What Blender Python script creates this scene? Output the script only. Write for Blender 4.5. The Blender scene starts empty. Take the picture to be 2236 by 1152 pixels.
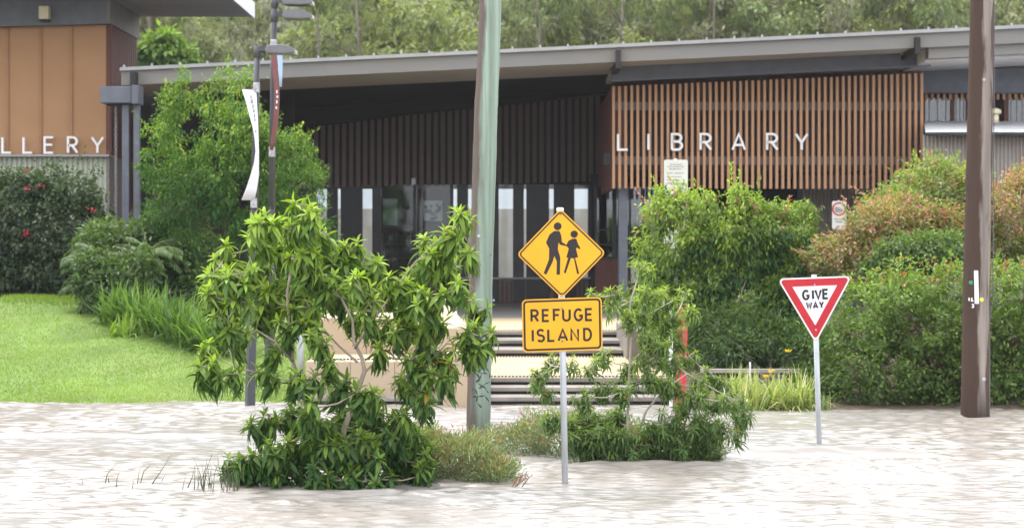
import bpy, bmesh, math, random
import numpy as np
from mathutils import Vector, Matrix, noise

R = math.radians
rnd = random.Random(7)
RG = np.random.default_rng(11)
SC = bpy.context.scene

# ------------------------------------------------------------------ camera, sky, sun, exposure
EYE, FPX, CX0, HY = 2.25, 4660.0, 1118.0, 531.0     # eye height over the flood, focal length, centre, horizon
cam_d = bpy.data.cameras.new('camera')
cam = bpy.data.objects.new('camera', cam_d)
SC.collection.objects.link(cam)
cam.location = (0, 0, EYE)
cam.rotation_euler = (R(90), 0, 0)
cam_d.sensor_width = 36.0
cam_d.lens = 36.0 * FPX / 2236.0
cam_d.shift_y = -45.0 / 2236.0
cam_d.clip_start = 0.5
cam_d.clip_end = 2000
cam_d.dof.use_dof = True
cam_d.dof.focus_distance = 20.5
cam_d.dof.aperture_fstop = 3.2
SC.camera = cam

SUN_EL, SUN_AZ = R(60), R(-35)                       # high and soft behind the cloud, ahead and to the left
wd = bpy.data.worlds.new('World')
SC.world = wd
wd.use_nodes = True
wn = wd.node_tree.nodes
wl = wd.node_tree.links
sky = wn.new('ShaderNodeTexSky')
sky.sky_type = 'NISHITA'
sky.sun_disc = False
sky.sun_elevation = SUN_EL
sky.sun_rotation = SUN_AZ
sky.air_density = 1.0
sky.dust_density = 4.0
sky.ozone_density = 1.0
hs = wn.new('ShaderNodeHueSaturation')
hs.inputs['Saturation'].default_value = 0.12         # a closed cloud layer
wl.new(sky.outputs[0], hs.inputs['Color'])
bgn = wn['Background']
bgn.inputs['Strength'].default_value = 0.15
cloud = wn.new('ShaderNodeMixRGB')                   # even grey-white cloud over most of the clear-sky light
cloud.inputs[0].default_value = 0.72
cloud.inputs[2].default_value = (8.0, 8.25, 8.8, 1)
wl.new(hs.outputs[0], cloud.inputs[1])
wl.new(cloud.outputs[0], bgn.inputs['Color'])

sun_d = bpy.data.lights.new('sun', 'SUN')
sun_d.energy = 1.3
sun_d.angle = R(25)
sun_d.color = (1.0, 0.97, 0.92)
sun = bpy.data.objects.new('sun', sun_d)
SC.collection.objects.link(sun)
sd = Vector((math.sin(SUN_AZ) * math.cos(SUN_EL), math.cos(SUN_AZ) * math.cos(SUN_EL), math.sin(SUN_EL)))
sun.rotation_euler = sd.to_track_quat('Z', 'Y').to_euler()

SC.view_settings.view_transform = 'Standard'
SC.view_settings.look = 'None'
SC.view_settings.gamma = 1.0
SC.view_settings.exposure = 1.35
SC.render.engine = 'CYCLES'
SC.cycles.use_denoising = True
SC.cycles.max_bounces = 8
SC.cycles.transparent_max_bounces = 12
SC.cycles.caustics_reflective = False
SC.cycles.caustics_refractive = False

# ------------------------------------------------------------------ helpers
def X(px, d): return (px - CX0) * d / FPX
def Z(py, d): return EYE - (py - HY) * d / FPX
def P(px, py, d): return Vector((X(px, d), d, Z(py, d)))
def U(n, d): return n * d / FPX                      # a length of n picture units at distance d

def tag(o, label=None, cat=None, group=None, kind=None):
    if label: o['label'] = label
    if cat: o['category'] = cat
    if group: o['group'] = group
    if kind: o['kind'] = kind
    return o

def link(o, parent=None):
    SC.collection.objects.link(o)
    if parent is not None:
        o.parent = parent
        o.matrix_parent_inverse = Matrix()
    return o

def thing(name, loc, label, cat, group=None, rot=(0, 0, 0)):
    o = bpy.data.objects.new(name, None)
    o.empty_display_size = 0.2
    o.location = loc
    o.rotation_euler = rot
    link(o)
    return tag(o, label, cat, group)

def rel(parent):
    """inverse of a (top-level) parent's matrix, so parts may be given in world coordinates"""
    m = Matrix.LocRotScale(parent.location, parent.rotation_euler, None)
    p = parent.parent
    while p is not None:
        m = Matrix.LocRotScale(p.location, p.rotation_euler, None) @ m
        p = p.parent
    return m.inverted()

class MB:
    def __init__(s): s.v = []; s.f = []
    def hexa(s, c):
        n = len(s.v); s.v += [tuple(p) for p in c]
        s.f += [tuple(n + i for i in q) for q in ((0, 3, 2, 1), (4, 5, 6, 7), (0, 1, 5, 4), (1, 2, 6, 5), (2, 3, 7, 6), (3, 0, 4, 7))]
        return s
    def box(s, x0, x1, y0, y1, z0, z1):
        return s.hexa([(x0, y0, z0), (x1, y0, z0), (x1, y1, z0), (x0, y1, z0), (x0, y0, z1), (x1, y0, z1), (x1, y1, z1), (x0, y1, z1)])
    def slope(s, x0, x1, y0, y1, za0, za1, zb0, zb1):
        """box whose bottom and top run from (za0, za1) at x0 to (zb0, zb1) at x1"""
        return s.hexa([(x0, y0, za0), (x1, y0, zb0), (x1, y1, zb0), (x0, y1, za0), (x0, y0, za1), (x1, y0, zb1), (x1, y1, zb1), (x0, y1, za1)])
    def tube(s, pts, rad, n=8, cap=True):
        pts = [Vector(p) for p in pts]
        if not hasattr(rad, '__len__'): rad = [rad] * len(pts)
        b = len(s.v)
        for i, p in enumerate(pts):
            t = (pts[min(i + 1, len(pts) - 1)] - pts[max(i - 1, 0)])
            t = t.normalized() if t.length > 1e-9 else Vector((0, 0, 1))
            a = t.cross(Vector((0.13, 1, 0.07))).normalized()
            c = t.cross(a)
            for k in range(n):
                an = 2 * math.pi * k / n
                s.v.append(tuple(p + (a * math.cos(an) + c * math.sin(an)) * rad[i]))
        for i in range(len(pts) - 1):
            for k in range(n):
                k2 = (k + 1) % n
                s.f.append((b + i * n + k, b + i * n + k2, b + (i + 1) * n + k2, b + (i + 1) * n + k))
        if cap:
            s.f.append(tuple(b + k for k in range(n))[::-1])
            s.f.append(tuple(b + (len(pts) - 1) * n + k for k in range(n)))
        return s
    def plate(s, poly, y0, y1):
        """polygon in x,z, extruded from y0 (front, towards the viewer) to y1"""
        n = len(poly); b = len(s.v)
        s.v += [(p[0], y0, p[1]) for p in poly] + [(p[0], y1, p[1]) for p in poly]
        s.f.append(tuple(range(b, b + n))); s.f.append(tuple(range(b + 2 * n - 1, b + n - 1, -1)))
        for i in range(n):
            j = (i + 1) % n
            s.f.append((b + i, b + n + i, b + n + j, b + j))
        return s
    def ring(s, a, c, y0, y1):
        n = len(a); b = len(s.v)
        for y in (y0, y1):
            s.v += [(p[0], y, p[1]) for p in a] + [(p[0], y, p[1]) for p in c]
        for i in range(n):
            j = (i + 1) % n
            s.f.append((b + i, b + j, b + n + j, b + n + i))
            s.f.append((b + i, b + 2 * n + i, b + 2 * n + j, b + j))
            s.f.append((b + n + i, b + n + j, b + 3 * n + j, b + 3 * n + i))
        return s
    def build(s, name, mat, parent=None, smooth=False, world=True):
        me = bpy.data.meshes.new(name)
        v = s.v
        if parent is not None and world:
            m = rel(parent); v = [tuple(m @ Vector(p)) for p in v]
        me.from_pydata(v, [], s.f)
        bm = bmesh.new(); bm.from_mesh(me)
        bmesh.ops.recalc_face_normals(bm, faces=bm.faces)
        bm.to_mesh(me); bm.free()
        me.materials.append(mat)
        if smooth: me.polygons.foreach_set('use_smooth', [True] * len(me.polygons))
        o = bpy.data.objects.new(name, me)
        return link(o, parent)

def bevel(o, w=0.01, n=2):
    m = o.modifiers.new('bevel', 'BEVEL'); m.width = w; m.segments = n; m.limit_method = 'ANGLE'
    return o

# ------------------------------------------------------------------ materials
def mat(name, col, rough=0.7, var=0.15, scale=3.0, stretch=(1, 1, 1), bump=0.0, bscale=None, metal=0.0, spec=0.4, stain=None, stain_amt=0.5, stain_scale=0.8):
    m = bpy.data.materials.new(name); m.use_nodes = True
    nt = m.node_tree; N = nt.nodes; L = nt.links
    b = N['Principled BSDF']
    b.inputs['Roughness'].default_value = rough
    b.inputs['Metallic'].default_value = metal
    b.inputs['Specular IOR Level'].default_value = spec
    tc = N.new('ShaderNodeTexCoord'); mp = N.new('ShaderNodeMapping')
    mp.inputs['Scale'].default_value = stretch
    L.new(tc.outputs['Object'], mp.inputs[0])
    nz = N.new('ShaderNodeTexNoise'); nz.inputs['Scale'].default_value = scale; nz.inputs['Detail'].default_value = 5
    L.new(mp.outputs[0], nz.inputs['Vector'])
    rp = N.new('ShaderNodeValToRGB')
    rp.color_ramp.elements[0].position = 0.3; rp.color_ramp.elements[1].position = 0.7
    rp.color_ramp.elements[0].color = tuple(c * (1 - var) for c in col) + (1,)
    rp.color_ramp.elements[1].color = tuple(min(1, c * (1 + var)) for c in col) + (1,)
    L.new(nz.outputs['Fac'], rp.inputs[0])
    out = rp.outputs[0]
    if stain is not None:
        n2 = N.new('ShaderNodeTexNoise'); n2.inputs['Scale'].default_value = stain_scale; n2.inputs['Detail'].default_value = 6
        L.new(mp.outputs[0], n2.inputs['Vector'])
        r2 = N.new('ShaderNodeValToRGB'); r2.color_ramp.elements[0].position = 0.48; r2.color_ramp.elements[1].position = 0.68
        r2.color_ramp.elements[1].color = (stain_amt, stain_amt, stain_amt, 1)
        L.new(n2.outputs['Fac'], r2.inputs[0])
        mx = N.new('ShaderNodeMixRGB'); mx.inputs[2].default_value = tuple(stain) + (1,)
        L.new(r2.outputs[0], mx.inputs[0]); L.new(out, mx.inputs[1]); out = mx.outputs[0]
    L.new(out, b.inputs['Base Color'])
    if bump > 0:
        n3 = N.new('ShaderNodeTexNoise'); n3.inputs['Scale'].default_value = bscale or scale * 4; n3.inputs['Detail'].default_value = 4
        L.new(mp.outputs[0], n3.inputs['Vector'])
        bp = N.new('ShaderNodeBump'); bp.inputs['Strength'].default_value = bump; bp.inputs['Distance'].default_value = 0.02
        L.new(n3.outputs['Fac'], bp.inputs['Height']); L.new(bp.outputs[0], b.inputs['Normal'])
    return m

def leaf_material(name, rough=0.48, trans=0.35, spec=0.3, vary=0.3):
    m = bpy.data.materials.new(name); m.use_nodes = True
    nt = m.node_tree; N = nt.nodes; L = nt.links
    b = N['Principled BSDF']; outn = N['Material Output']
    b.inputs['Roughness'].default_value = rough
    b.inputs['Specular IOR Level'].default_value = spec
    at = N.new('ShaderNodeAttribute'); at.attribute_name = 'col'
    ge = N.new('ShaderNodeNewGeometry')
    mr = N.new('ShaderNodeMapRange'); mr.inputs['To Min'].default_value = 1 - vary; mr.inputs['To Max'].default_value = 1 + vary
    L.new(ge.outputs['Random Per Island'], mr.inputs['Value'])
    ml = N.new('ShaderNodeVectorMath'); ml.operation = 'SCALE'
    L.new(at.outputs['Color'], ml.inputs[0]); L.new(mr.outputs[0], ml.inputs['Scale'])
    L.new(ml.outputs[0], b.inputs['Base Color'])
    tr = N.new('ShaderNodeBsdfTranslucent')
    m2 = N.new('ShaderNodeMixRGB'); m2.blend_type = 'MULTIPLY'; m2.inputs[0].default_value = 1.0
    m2.inputs[2].default_value = (1.25, 1.3, 0.6, 1)
    L.new(ml.outputs[0], m2.inputs[1]); L.new(m2.outputs[0], tr.inputs['Color'])
    mx = N.new('ShaderNodeMixShader'); mx.inputs[0].default_value = trans
    L.new(b.outputs[0], mx.inputs[1]); L.new(tr.outputs[0], mx.inputs[2])
    L.new(mx.outputs[0], outn.inputs['Surface'])
    return m

def glass_material(name, tint, refl=1.0):
    m = bpy.data.materials.new(name); m.use_nodes = True
    nt = m.node_tree; N = nt.nodes; L = nt.links
    N.remove(N['Principled BSDF'])
    t = N.new('ShaderNodeBsdfTransparent'); t.inputs[0].default_value = tint + (1,)
    g = N.new('ShaderNodeBsdfGlossy'); g.inputs['Roughness'].default_value = 0.02
    fr = N.new('ShaderNodeFresnel'); fr.inputs[0].default_value = 1.45
    mu = N.new('ShaderNodeMath'); mu.operation = 'MULTIPLY'; mu.inputs[1].default_value = refl
    L.new(fr.outputs[0], mu.inputs[0])
    mx = N.new('ShaderNodeMixShader')
    L.new(mu.outputs[0], mx.inputs[0]); L.new(t.outputs[0], mx.inputs[1]); L.new(g.outputs[0], mx.inputs[2])
    L.new(mx.outputs[0], N['Material Output'].inputs['Surface'])
    return m

def pole_material(name, main, side, dark, lo, hi, band, lean, edge=None):
    """round timber pole: main timber colour, a weathered band on one side, grain along the height"""
    m = mat(name, main, 0.95, 0.32, 16.0, (1, 1, 0.03), 1.0, 40, spec=0.1, stain=tuple(c * .5 for c in main), stain_amt=.45, stain_scale=11)
    nt = m.node_tree; N = nt.nodes; L = nt.links; b = N['Principled BSDF']
    src = b.inputs['Base Color'].links[0].from_socket
    tc = N.new('ShaderNodeTexCoord'); sp = N.new('ShaderNodeSeparateXYZ'); L.new(tc.outputs['Object'], sp.inputs[0])
    mp = N.new('ShaderNodeMapping'); mp.inputs['Scale'].default_value = (4, 4, 0.6); L.new(tc.outputs['Object'], mp.inputs[0])
    nz = N.new('ShaderNodeTexNoise'); nz.inputs['Scale'].default_value = 2.2; nz.inputs['Detail'].default_value = 6; L.new(mp.outputs[0], nz.inputs['Vector'])
    ad = N.new('ShaderNodeMath'); ad.operation = 'MULTIPLY_ADD'; ad.inputs[1].default_value = band
    ln = N.new('ShaderNodeMath'); ln.operation = 'MULTIPLY_ADD'; ln.inputs[1].default_value = -lean
    L.new(sp.outputs['Z'], ln.inputs[0]); L.new(sp.outputs['X'], ln.inputs[2])
    L.new(nz.outputs['Fac'], ad.inputs[0]); L.new(ln.outputs[0], ad.inputs[2])
    mr = N.new('ShaderNodeMapRange'); mr.inputs['From Min'].default_value = lo; mr.inputs['From Max'].default_value = hi
    L.new(ad.outputs[0], mr.inputs['Value'])
    mx = N.new('ShaderNodeMixRGB'); mx.inputs[1].default_value = side + (1,)
    cr = N.new('ShaderNodeValToRGB'); L.new(mr.outputs[0], cr.inputs[0])
    if edge:                                          # the weathered strip has a far side too
        for p_, v_ in ((edge, 1.0), (min(0.99, edge + .12), 0.15)):
            e_ = cr.color_ramp.elements.new(p_); e_.color = (v_, v_, v_, 1)
        cr.color_ramp.elements[-1].color = (0.1, 0.1, 0.1, 1)
        e_ = cr.color_ramp.elements.new(0.25); e_.color = (1, 1, 1, 1)
    L.new(cr.outputs[0], mx.inputs[0]); L.new(src, mx.inputs[2])
    # wet stained foot
    m3 = N.new('ShaderNodeMath'); m3.operation = 'MULTIPLY_ADD'; m3.inputs[1].default_value = 0.9
    L.new(nz.outputs['Fac'], m3.inputs[0]); L.new(sp.outputs['Z'], m3.inputs[2])
    r3 = N.new('ShaderNodeMapRange'); r3.inputs['From Min'].default_value = 0.35; r3.inputs['From Max'].default_value = 1.1
    L.new(m3.outputs[0], r3.inputs['Value'])
    mx2 = N.new('ShaderNodeMixRGB'); mx2.inputs[1].default_value = dark + (1,)
    L.new(r3.outputs[0], mx2.inputs[0]); L.new(mx.outputs[0], mx2.inputs[2])
    L.new(mx2.outputs[0], b.inputs['Base Color'])
    return m

M = {}
M['leaf'] = leaf_material('leaf_surface')
M['leaf_lawn'] = leaf_material('grass_blade', 0.6, 0.3, 0.15, 0.1)
M['leaf_far'] = leaf_material('far_leaf_surface', 0.6, 0.3, 0.2)
M['bark'] = mat('grey_bark', (0.30, 0.25, 0.20), 0.85, 0.25, 12, (1, 1, 0.3), 0.3)
M['bark_pale'] = mat('pale_bark', (0.42, 0.37, 0.31), 0.85, 0.2, 12, (1, 1, 0.3), 0.3)
M['bark_brown'] = mat('brown_bark', (0.16, 0.11, 0.085), 0.9, 0.3, 4, (1, 1, 0.2), 0.4)
M['bark_gum'] = mat('dull_gum_bark', (0.12, 0.095, 0.078), 0.9, 0.3, 4, (1, 1, 0.2), 0.4)
M['soil'] = mat('mulch', (0.085, 0.06, 0.04), 0.95, 0.4, 8, bump=0.6)
M['grass_soil'] = mat('turf', (0.13, 0.20, 0.045), 0.9, 0.25, 1.3, bump=0.5, bscale=40, stain=(0.17, 0.21, 0.06), stain_amt=0.7, stain_scale=0.5)
M['hill'] = mat('hill_undergrowth', (0.13, 0.145, 0.075), 0.95, 0.3, 0.2)
M['galv'] = mat('galvanised_steel', (0.40, 0.42, 0.44), 0.45, 0.12, 14, (1, 1, 0.3), metal=0.35)
M['sign_yellow'] = mat('yellow_sign_sheet', (0.74, 0.36, 0.008), 0.4, 0.05, 5)
M['sign_red'] = mat('red_sign_sheet', (0.45, 0.012, 0.022), 0.4, 0.08, 5)
M['sign_white'] = mat('white_sign_sheet', (0.66, 0.66, 0.70), 0.4, 0.04, 5)
M['sign_black'] = mat('black_sign_ink', (0.018, 0.012, 0.010), 0.5, 0.1)
M['bolt'] = mat('bolt_steel', (0.20, 0.15, 0.10), 0.5, 0.2)
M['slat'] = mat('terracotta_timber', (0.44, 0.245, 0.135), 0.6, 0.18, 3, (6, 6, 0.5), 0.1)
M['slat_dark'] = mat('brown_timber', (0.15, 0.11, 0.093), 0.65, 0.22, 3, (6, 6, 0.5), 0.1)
M['backing'] = mat('dark_brown_backing', (0.065, 0.042, 0.034), 0.7, 0.2)
M['charcoal'] = mat('charcoal_cladding', (0.022, 0.021, 0.023), 0.7, 0.2)
M['steel'] = mat('grey_blue_steel', (0.105, 0.115, 0.14), 0.5, 0.12, 4)
M['rail'] = mat('grey_rail', (0.19, 0.165, 0.155), 0.6, 0.15)
M['frame'] = mat('black_window_frame', (0.014, 0.014, 0.016), 0.4, 0.2)
M['fascia'] = mat('grey_fascia', (0.185, 0.18, 0.17), 0.5, 0.06, 1.5, (0.4, 1, 1), stain=(0.22, 0.19, 0.14), stain_amt=0.35)
M['gutter'] = mat('gutter_edge', (0.31, 0.31, 0.31), 0.45, 0.1)
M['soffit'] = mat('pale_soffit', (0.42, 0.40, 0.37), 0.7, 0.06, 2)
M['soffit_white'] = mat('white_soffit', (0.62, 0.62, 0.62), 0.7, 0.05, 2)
M['panel'] = mat('tan_panel', (0.375, 0.205, 0.10), 0.65, 0.05, 1.5, bump=0.05)
M['batten'] = mat('tan_batten', (0.33, 0.17, 0.08), 0.65, 0.08)
M['redwood'] = mat('red_brown_cladding', (0.115, 0.045, 0.032), 0.65, 0.2, 3, (6, 6, 0.5))
M['cream_metal'] = mat('cream_corrugated_sheet', (0.42, 0.44, 0.36), 0.5, 0.06, stain=(0.30, 0.30, 0.22), stain_amt=0.4)
M['brown_metal'] = mat('taupe_corrugated_sheet', (0.30, 0.27, 0.25), 0.5, 0.08)
M['white_metal'] = mat('white_roof_sheet', (0.62, 0.63, 0.65), 0.4, 0.06)
M['white_paint'] = mat('white_paint', (0.74, 0.74, 0.75), 0.5, 0.04)
M['letter'] = mat('white_letter', (0.80, 0.80, 0.80), 0.5, 0.03)
M['concrete'] = mat('step_concrete', (0.24, 0.215, 0.19), 0.85, 0.2, 3, (1, 1, 1), 0.2, stain=(0.13, 0.11, 0.09), stain_amt=0.5)
M['step_top'] = mat('sandy_step_top', (0.46, 0.36, 0.22), 0.85, 0.1, 1.5, (0.5, 2, 1), 0.1)
M['sandstone'] = mat('sandstone_block', (0.42, 0.33, 0.23), 0.85, 0.08, 2, bump=0.15, stain=(0.42, 0.31, 0.2), stain_amt=0.4)
M['terrace'] = mat('terrace_paving', (0.22, 0.205, 0.195), 0.7, 0.12, 1.2)
M['stud'] = mat('dark_stud', (0.05, 0.04, 0.03), 0.6, 0.1)
M['post_dark'] = mat('charcoal_post_paint', (0.055, 0.056, 0.065), 0.45, 0.12, 5, (1, 1, 0.3))
M['lamp_grey'] = mat('lamp_head_grey', (0.13, 0.13, 0.14), 0.45, 0.1)
M['lens'] = mat('lamp_lens', (0.55, 0.56, 0.55), 0.3, 0.05)
M['clamp'] = mat('steel_clamp', (0.35, 0.35, 0.36), 0.4, 0.35, 30, metal=0.3)
M['banner_white'] = mat('white_banner_cloth', (0.72, 0.73, 0.75), 0.7, 0.05)
M['banner_ink'] = mat('grey_banner_print', (0.30, 0.31, 0.33), 0.7, 0.3, 10)
M['banner_red'] = mat('faded_red_cloth', (0.17, 0.065, 0.062), 0.75, 0.12)
M['banner_blue'] = mat('pale_blue_cloth', (0.33, 0.47, 0.62), 0.75, 0.1)
M['totem_red'] = mat('red_totem_paint', (0.52, 0.035, 0.05), 0.5, 0.12)
M['warm_box'] = mat('peach_light_box', (0.56, 0.40, 0.30), 0.5, 0.05)
M['cream_box'] = mat('cream_light_box', (0.58, 0.52, 0.36), 0.5, 0.05)
M['board'] = mat('cream_notice_board', (0.60, 0.60, 0.55), 0.5, 0.04)
M['ink'] = mat('grey_print', (0.24, 0.24, 0.22), 0.6, 0.3, 20)
M['poster'] = mat('green_white_poster', (0.30, 0.42, 0.26), 0.6, 0.6, 4, stain=(0.6, 0.62, 0.6), stain_amt=0.8, stain_scale=2.5)
M['book'] = mat('book_spines', (0.10, 0.10, 0.11), 0.7, 0.8, 14, (1, 1, 0.15))
M['far_sky'] = mat('pale_sky_panel', (0.74, 0.76, 0.80), 0.7, 0.04)
M['far_base'] = mat('beige_rear_wall', (0.36, 0.32, 0.28), 0.8, 0.08)
M['glass'] = glass_material('window_glass', (0.88, 0.92, 0.92))
M['clerestory'] = glass_material('clerestory_glass', (0.5, 0.55, 0.56), 3.0)
M['skylight'] = mat('pale_blue_skylight', (0.55, 0.62, 0.68), 0.3, 0.05)
M['pole_green'] = pole_material('green_treated_timber', (0.255, 0.325, 0.265), (0.135, 0.11, 0.095), (0.085, 0.085, 0.07), 0.025, 0.07, 0.22, 0.029)
M['pole_brown'] = pole_material('weathered_brown_timber', (0.25, 0.215, 0.19), (0.07, 0.046, 0.037), (0.06, 0.04, 0.034), 0.12, 0.32, 0.28, 0.0176, 0.62)
M['paint_mark'] = mat('black_spray_paint', (0.035, 0.05, 0.05), 0.7, 0.3, 20)
M['tag_green'] = mat('green_tag', (0.02, 0.25, 0.14), 0.5, 0.1)
M['tag_yellow'] = mat('yellow_tag', (0.6, 0.55, 0.06), 0.5, 0.1)
M['reed'] = mat('reed_blade', (0.06, 0.07, 0.035), 0.7, .4, 6)
M['timber_rail'] = mat('pale_timber_edge', (0.36, 0.33, 0.28), 0.8, 0.15)

def water_material():
    m = bpy.data.materials.new('muddy_flood_water'); m.use_nodes = True
    nt = m.node_tree; N = nt.nodes; L = nt.links; b = N['Principled BSDF']
    tc = N.new('ShaderNodeTexCoord')
    mp = N.new('ShaderNodeMapping'); mp.inputs['Scale'].default_value = (0.35, 0.8, 1); L.new(tc.outputs['Object'], mp.inputs[0])
    nz = N.new('ShaderNodeTexNoise'); nz.inputs['Scale'].default_value = 0.7; nz.inputs['Detail'].default_value = 5; L.new(mp.outputs[0], nz.inputs['Vector'])
    rp = N.new('ShaderNodeValToRGB')
    rp.color_ramp.elements[0].position = 0.3; rp.color_ramp.elements[1].position = 0.7
    rp.color_ramp.elements[0].color = (0.245, 0.21, 0.178, 1); rp.color_ramp.elements[1].color = (0.30, 0.285, 0.27, 1)
    L.new(nz.outputs['Fac'], rp.inputs[0]); L.new(rp.outputs[0], b.inputs['Base Color'])
    b.inputs['Roughness'].default_value = 0.2
    b.inputs['IOR'].default_value = 1.33
    b.inputs['Specular IOR Level'].default_value = 0.5
    m2 = N.new('ShaderNodeMapping'); m2.inputs['Scale'].default_value = (0.45, 1, 1); L.new(tc.outputs['Object'], m2.inputs[0])
    n2 = N.new('ShaderNodeTexNoise'); n2.inputs['Scale'].default_value = 11; n2.inputs['Detail'].default_value = 3; L.new(m2.outputs[0], n2.inputs['Vector'])
    bp = N.new('ShaderNodeBump'); bp.inputs['Strength'].default_value = 0.4; bp.inputs['Distance'].default_value = 0.02
    L.new(n2.outputs['Fac'], bp.inputs['Height']); L.new(bp.outputs[0], b.inputs['Normal'])
    return m
M['water'] = water_material()

# ------------------------------------------------------------------ ground, lawn, water, hill
def sst(a, b, x):
    t = np.clip((x - a) / (b - a), 0, 1); return t * t * (3 - 2 * t)

def ground_z(x, y):
    x = np.asarray(x, float); y = np.asarray(y, float)
    lawn = np.where(y < 30.3, np.maximum((y - 30.3) * 0.3, -0.8), np.minimum((y - 30.3) * 0.122, 1.19))
    right = np.where(y < 28.9, np.maximum((y - 28.9) * 0.35, -0.8), np.minimum((y - 28.9) * 0.075, 0.52))
    mid = np.where(y < 39.3, -0.5, 0.5)
    wl_ = 1 - sst(-3.15, -2.75, x)
    wr_ = sst(1.75, 2.15, x)
    z = lawn * wl_ + right * wr_ + mid * (1 - wl_ - wr_)
    z = z + np.where(z > -0.3, 0.03 * np.sin(x * 1.9 + 0.5) * np.sin(y * 1.3), 0)
    far = sst(80, 110, y) * 2.0
    return np.where(y > 60, 0.5 + far, z)

def grid_mesh(name, xs, ys, zf, m, smooth=True):
    gx, gy = np.meshgrid(xs, ys)
    z = zf(gx, gy)
    v = np.stack([gx, gy, z], -1).reshape(-1, 3)
    nx, ny = len(xs), len(ys)
    idx = np.arange(nx * ny).reshape(ny, nx)
    f = np.stack([idx[:-1, :-1], idx[:-1, 1:], idx[1:, 1:], idx[1:, :-1]], -1).reshape(-1, 4)
    me = mesh_np(name, v, f)
    me.materials.append(m)
    if smooth: me.polygons.foreach_set('use_smooth', np.ones(len(me.polygons), bool))
    return link(bpy.data.objects.new(name, me))

def mesh_np(name, v, f):
    me = bpy.data.meshes.new(name)
    k = f.shape[1]
    me.vertices.add(len(v)); me.vertices.foreach_set('co', np.ascontiguousarray(v, np.float32).ravel())
    me.loops.add(f.size); me.loops.foreach_set('vertex_index', np.ascontiguousarray(f, np.int32).ravel())
    me.polygons.add(len(f)); me.polygons.foreach_set('loop_start', np.arange(0, f.size, k, dtype=np.int32))
    me.update(calc_edges=True)
    return me

gxs = np.concatenate([np.linspace(-400, -40, 10), np.linspace(-36, -12, 9), np.linspace(-11, 11, 111), np.linspace(12, 36, 9), np.linspace(40, 400, 10)])
gys = np.concatenate([np.linspace(-300, 10, 10), np.linspace(14, 27, 6), np.linspace(27.5, 60, 131), np.linspace(62, 130, 12), np.linspace(150, 500, 6)])
tag(grid_mesh('ground', gxs, gys, ground_z, M['soil']), kind='structure')
lawn = grid_mesh('lawn', np.linspace(-16, -2.95, 80), np.linspace(29.4, 43, 90), lambda x, y: ground_z(x, y) + 0.012, M['grass_soil'])
tag(lawn, kind='structure')

def wave_field():
    rr = np.random.default_rng(5)
    comps = []
    for lam, amp, n in ((2.6, 0.003, 5), (1.2, 0.0016, 8), (0.6, 0.0013, 14), (0.34, 0.0019, 20), (0.2, 0.0022, 24), (0.125, 0.0014, 24)):
        for _ in range(n):
            l = lam * rr.uniform(0.75, 1.3)
            a = rr.normal(1.42, 0.36)                 # crests run mostly across the view
            comps.append((2 * math.pi / l * math.cos(a), 2 * math.pi / l * math.sin(a), rr.uniform(0, 6.28), amp * rr.uniform(0.5, 1.2) * 0.62))
    return comps
WC = wave_field()
def water_z(x, y):
    z = np.zeros_like(x)
    for kx, ky, ph, a in WC:
        s_ = np.sin(kx * x + ky * y + ph)
        z += a * s_
    mod = 0.72 + 0.38 * np.sin(0.55 * x + 0.9 * np.sin(0.31 * y)) * np.sin(0.62 * y + 0.7 * np.sin(0.5 * x)) + 0.18 * np.sin(1.7 * x - 0.8 * y)
    z = z * np.clip(mod, 0.6, 1.2)
    # standing ridges where the current runs over the drowned kerbs
    for yc, x0, x1, a, w in ((22.85, 2.2, 4.3, 0.075, 0.14), (23.2, 1.8, 6.0, 0.02, 0.2), (19.05, -2.3, -0.2, 0.045, 0.16), (21.55, 0.6, 2.4, 0.05, 0.17), (24.9, -6.5, -3.2, 0.04, 0.12), (21.9, 3.6, 6.0, 0.03, .12)):
        yy = yc + 0.06 * np.sin(2.2 * x) + 0.03 * np.sin(5.1 * x + 1)
        z += a * np.exp(-((y - yy) / w) ** 2) * sst(x0 - 0.4, x0 + 0.4, x) * (1 - sst(x1 - 0.5, x1 + 0.5, x))
    fade = (1 - sst(9, 14, np.abs(x))) * sst(11, 13, y) * (1 - sst(33, 36, y))
    return z * fade
wxs = np.concatenate([np.linspace(-400, -40, 8), np.linspace(-36, -9, 14), np.linspace(-8.6, 8.6, 430), np.linspace(9, 36, 14), np.linspace(40, 400, 8)])
wys = np.concatenate([np.linspace(-300, 10, 8), np.linspace(11, 13.8, 8), np.linspace(14, 31, 800), np.linspace(31.1, 36, 20)])
tag(grid_mesh('water', wxs, wys, water_z, M['water']), kind='structure')

tag(grid_mesh('hill', np.linspace(-120, 120, 40), np.linspace(95, 190, 24), lambda x, y: 1.5 + sst(95, 150, y) * 19.5 + 0.5 * np.sin(x * 0.09) * np.sin(y * 0.11), M['hill']), kind='structure')

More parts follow.
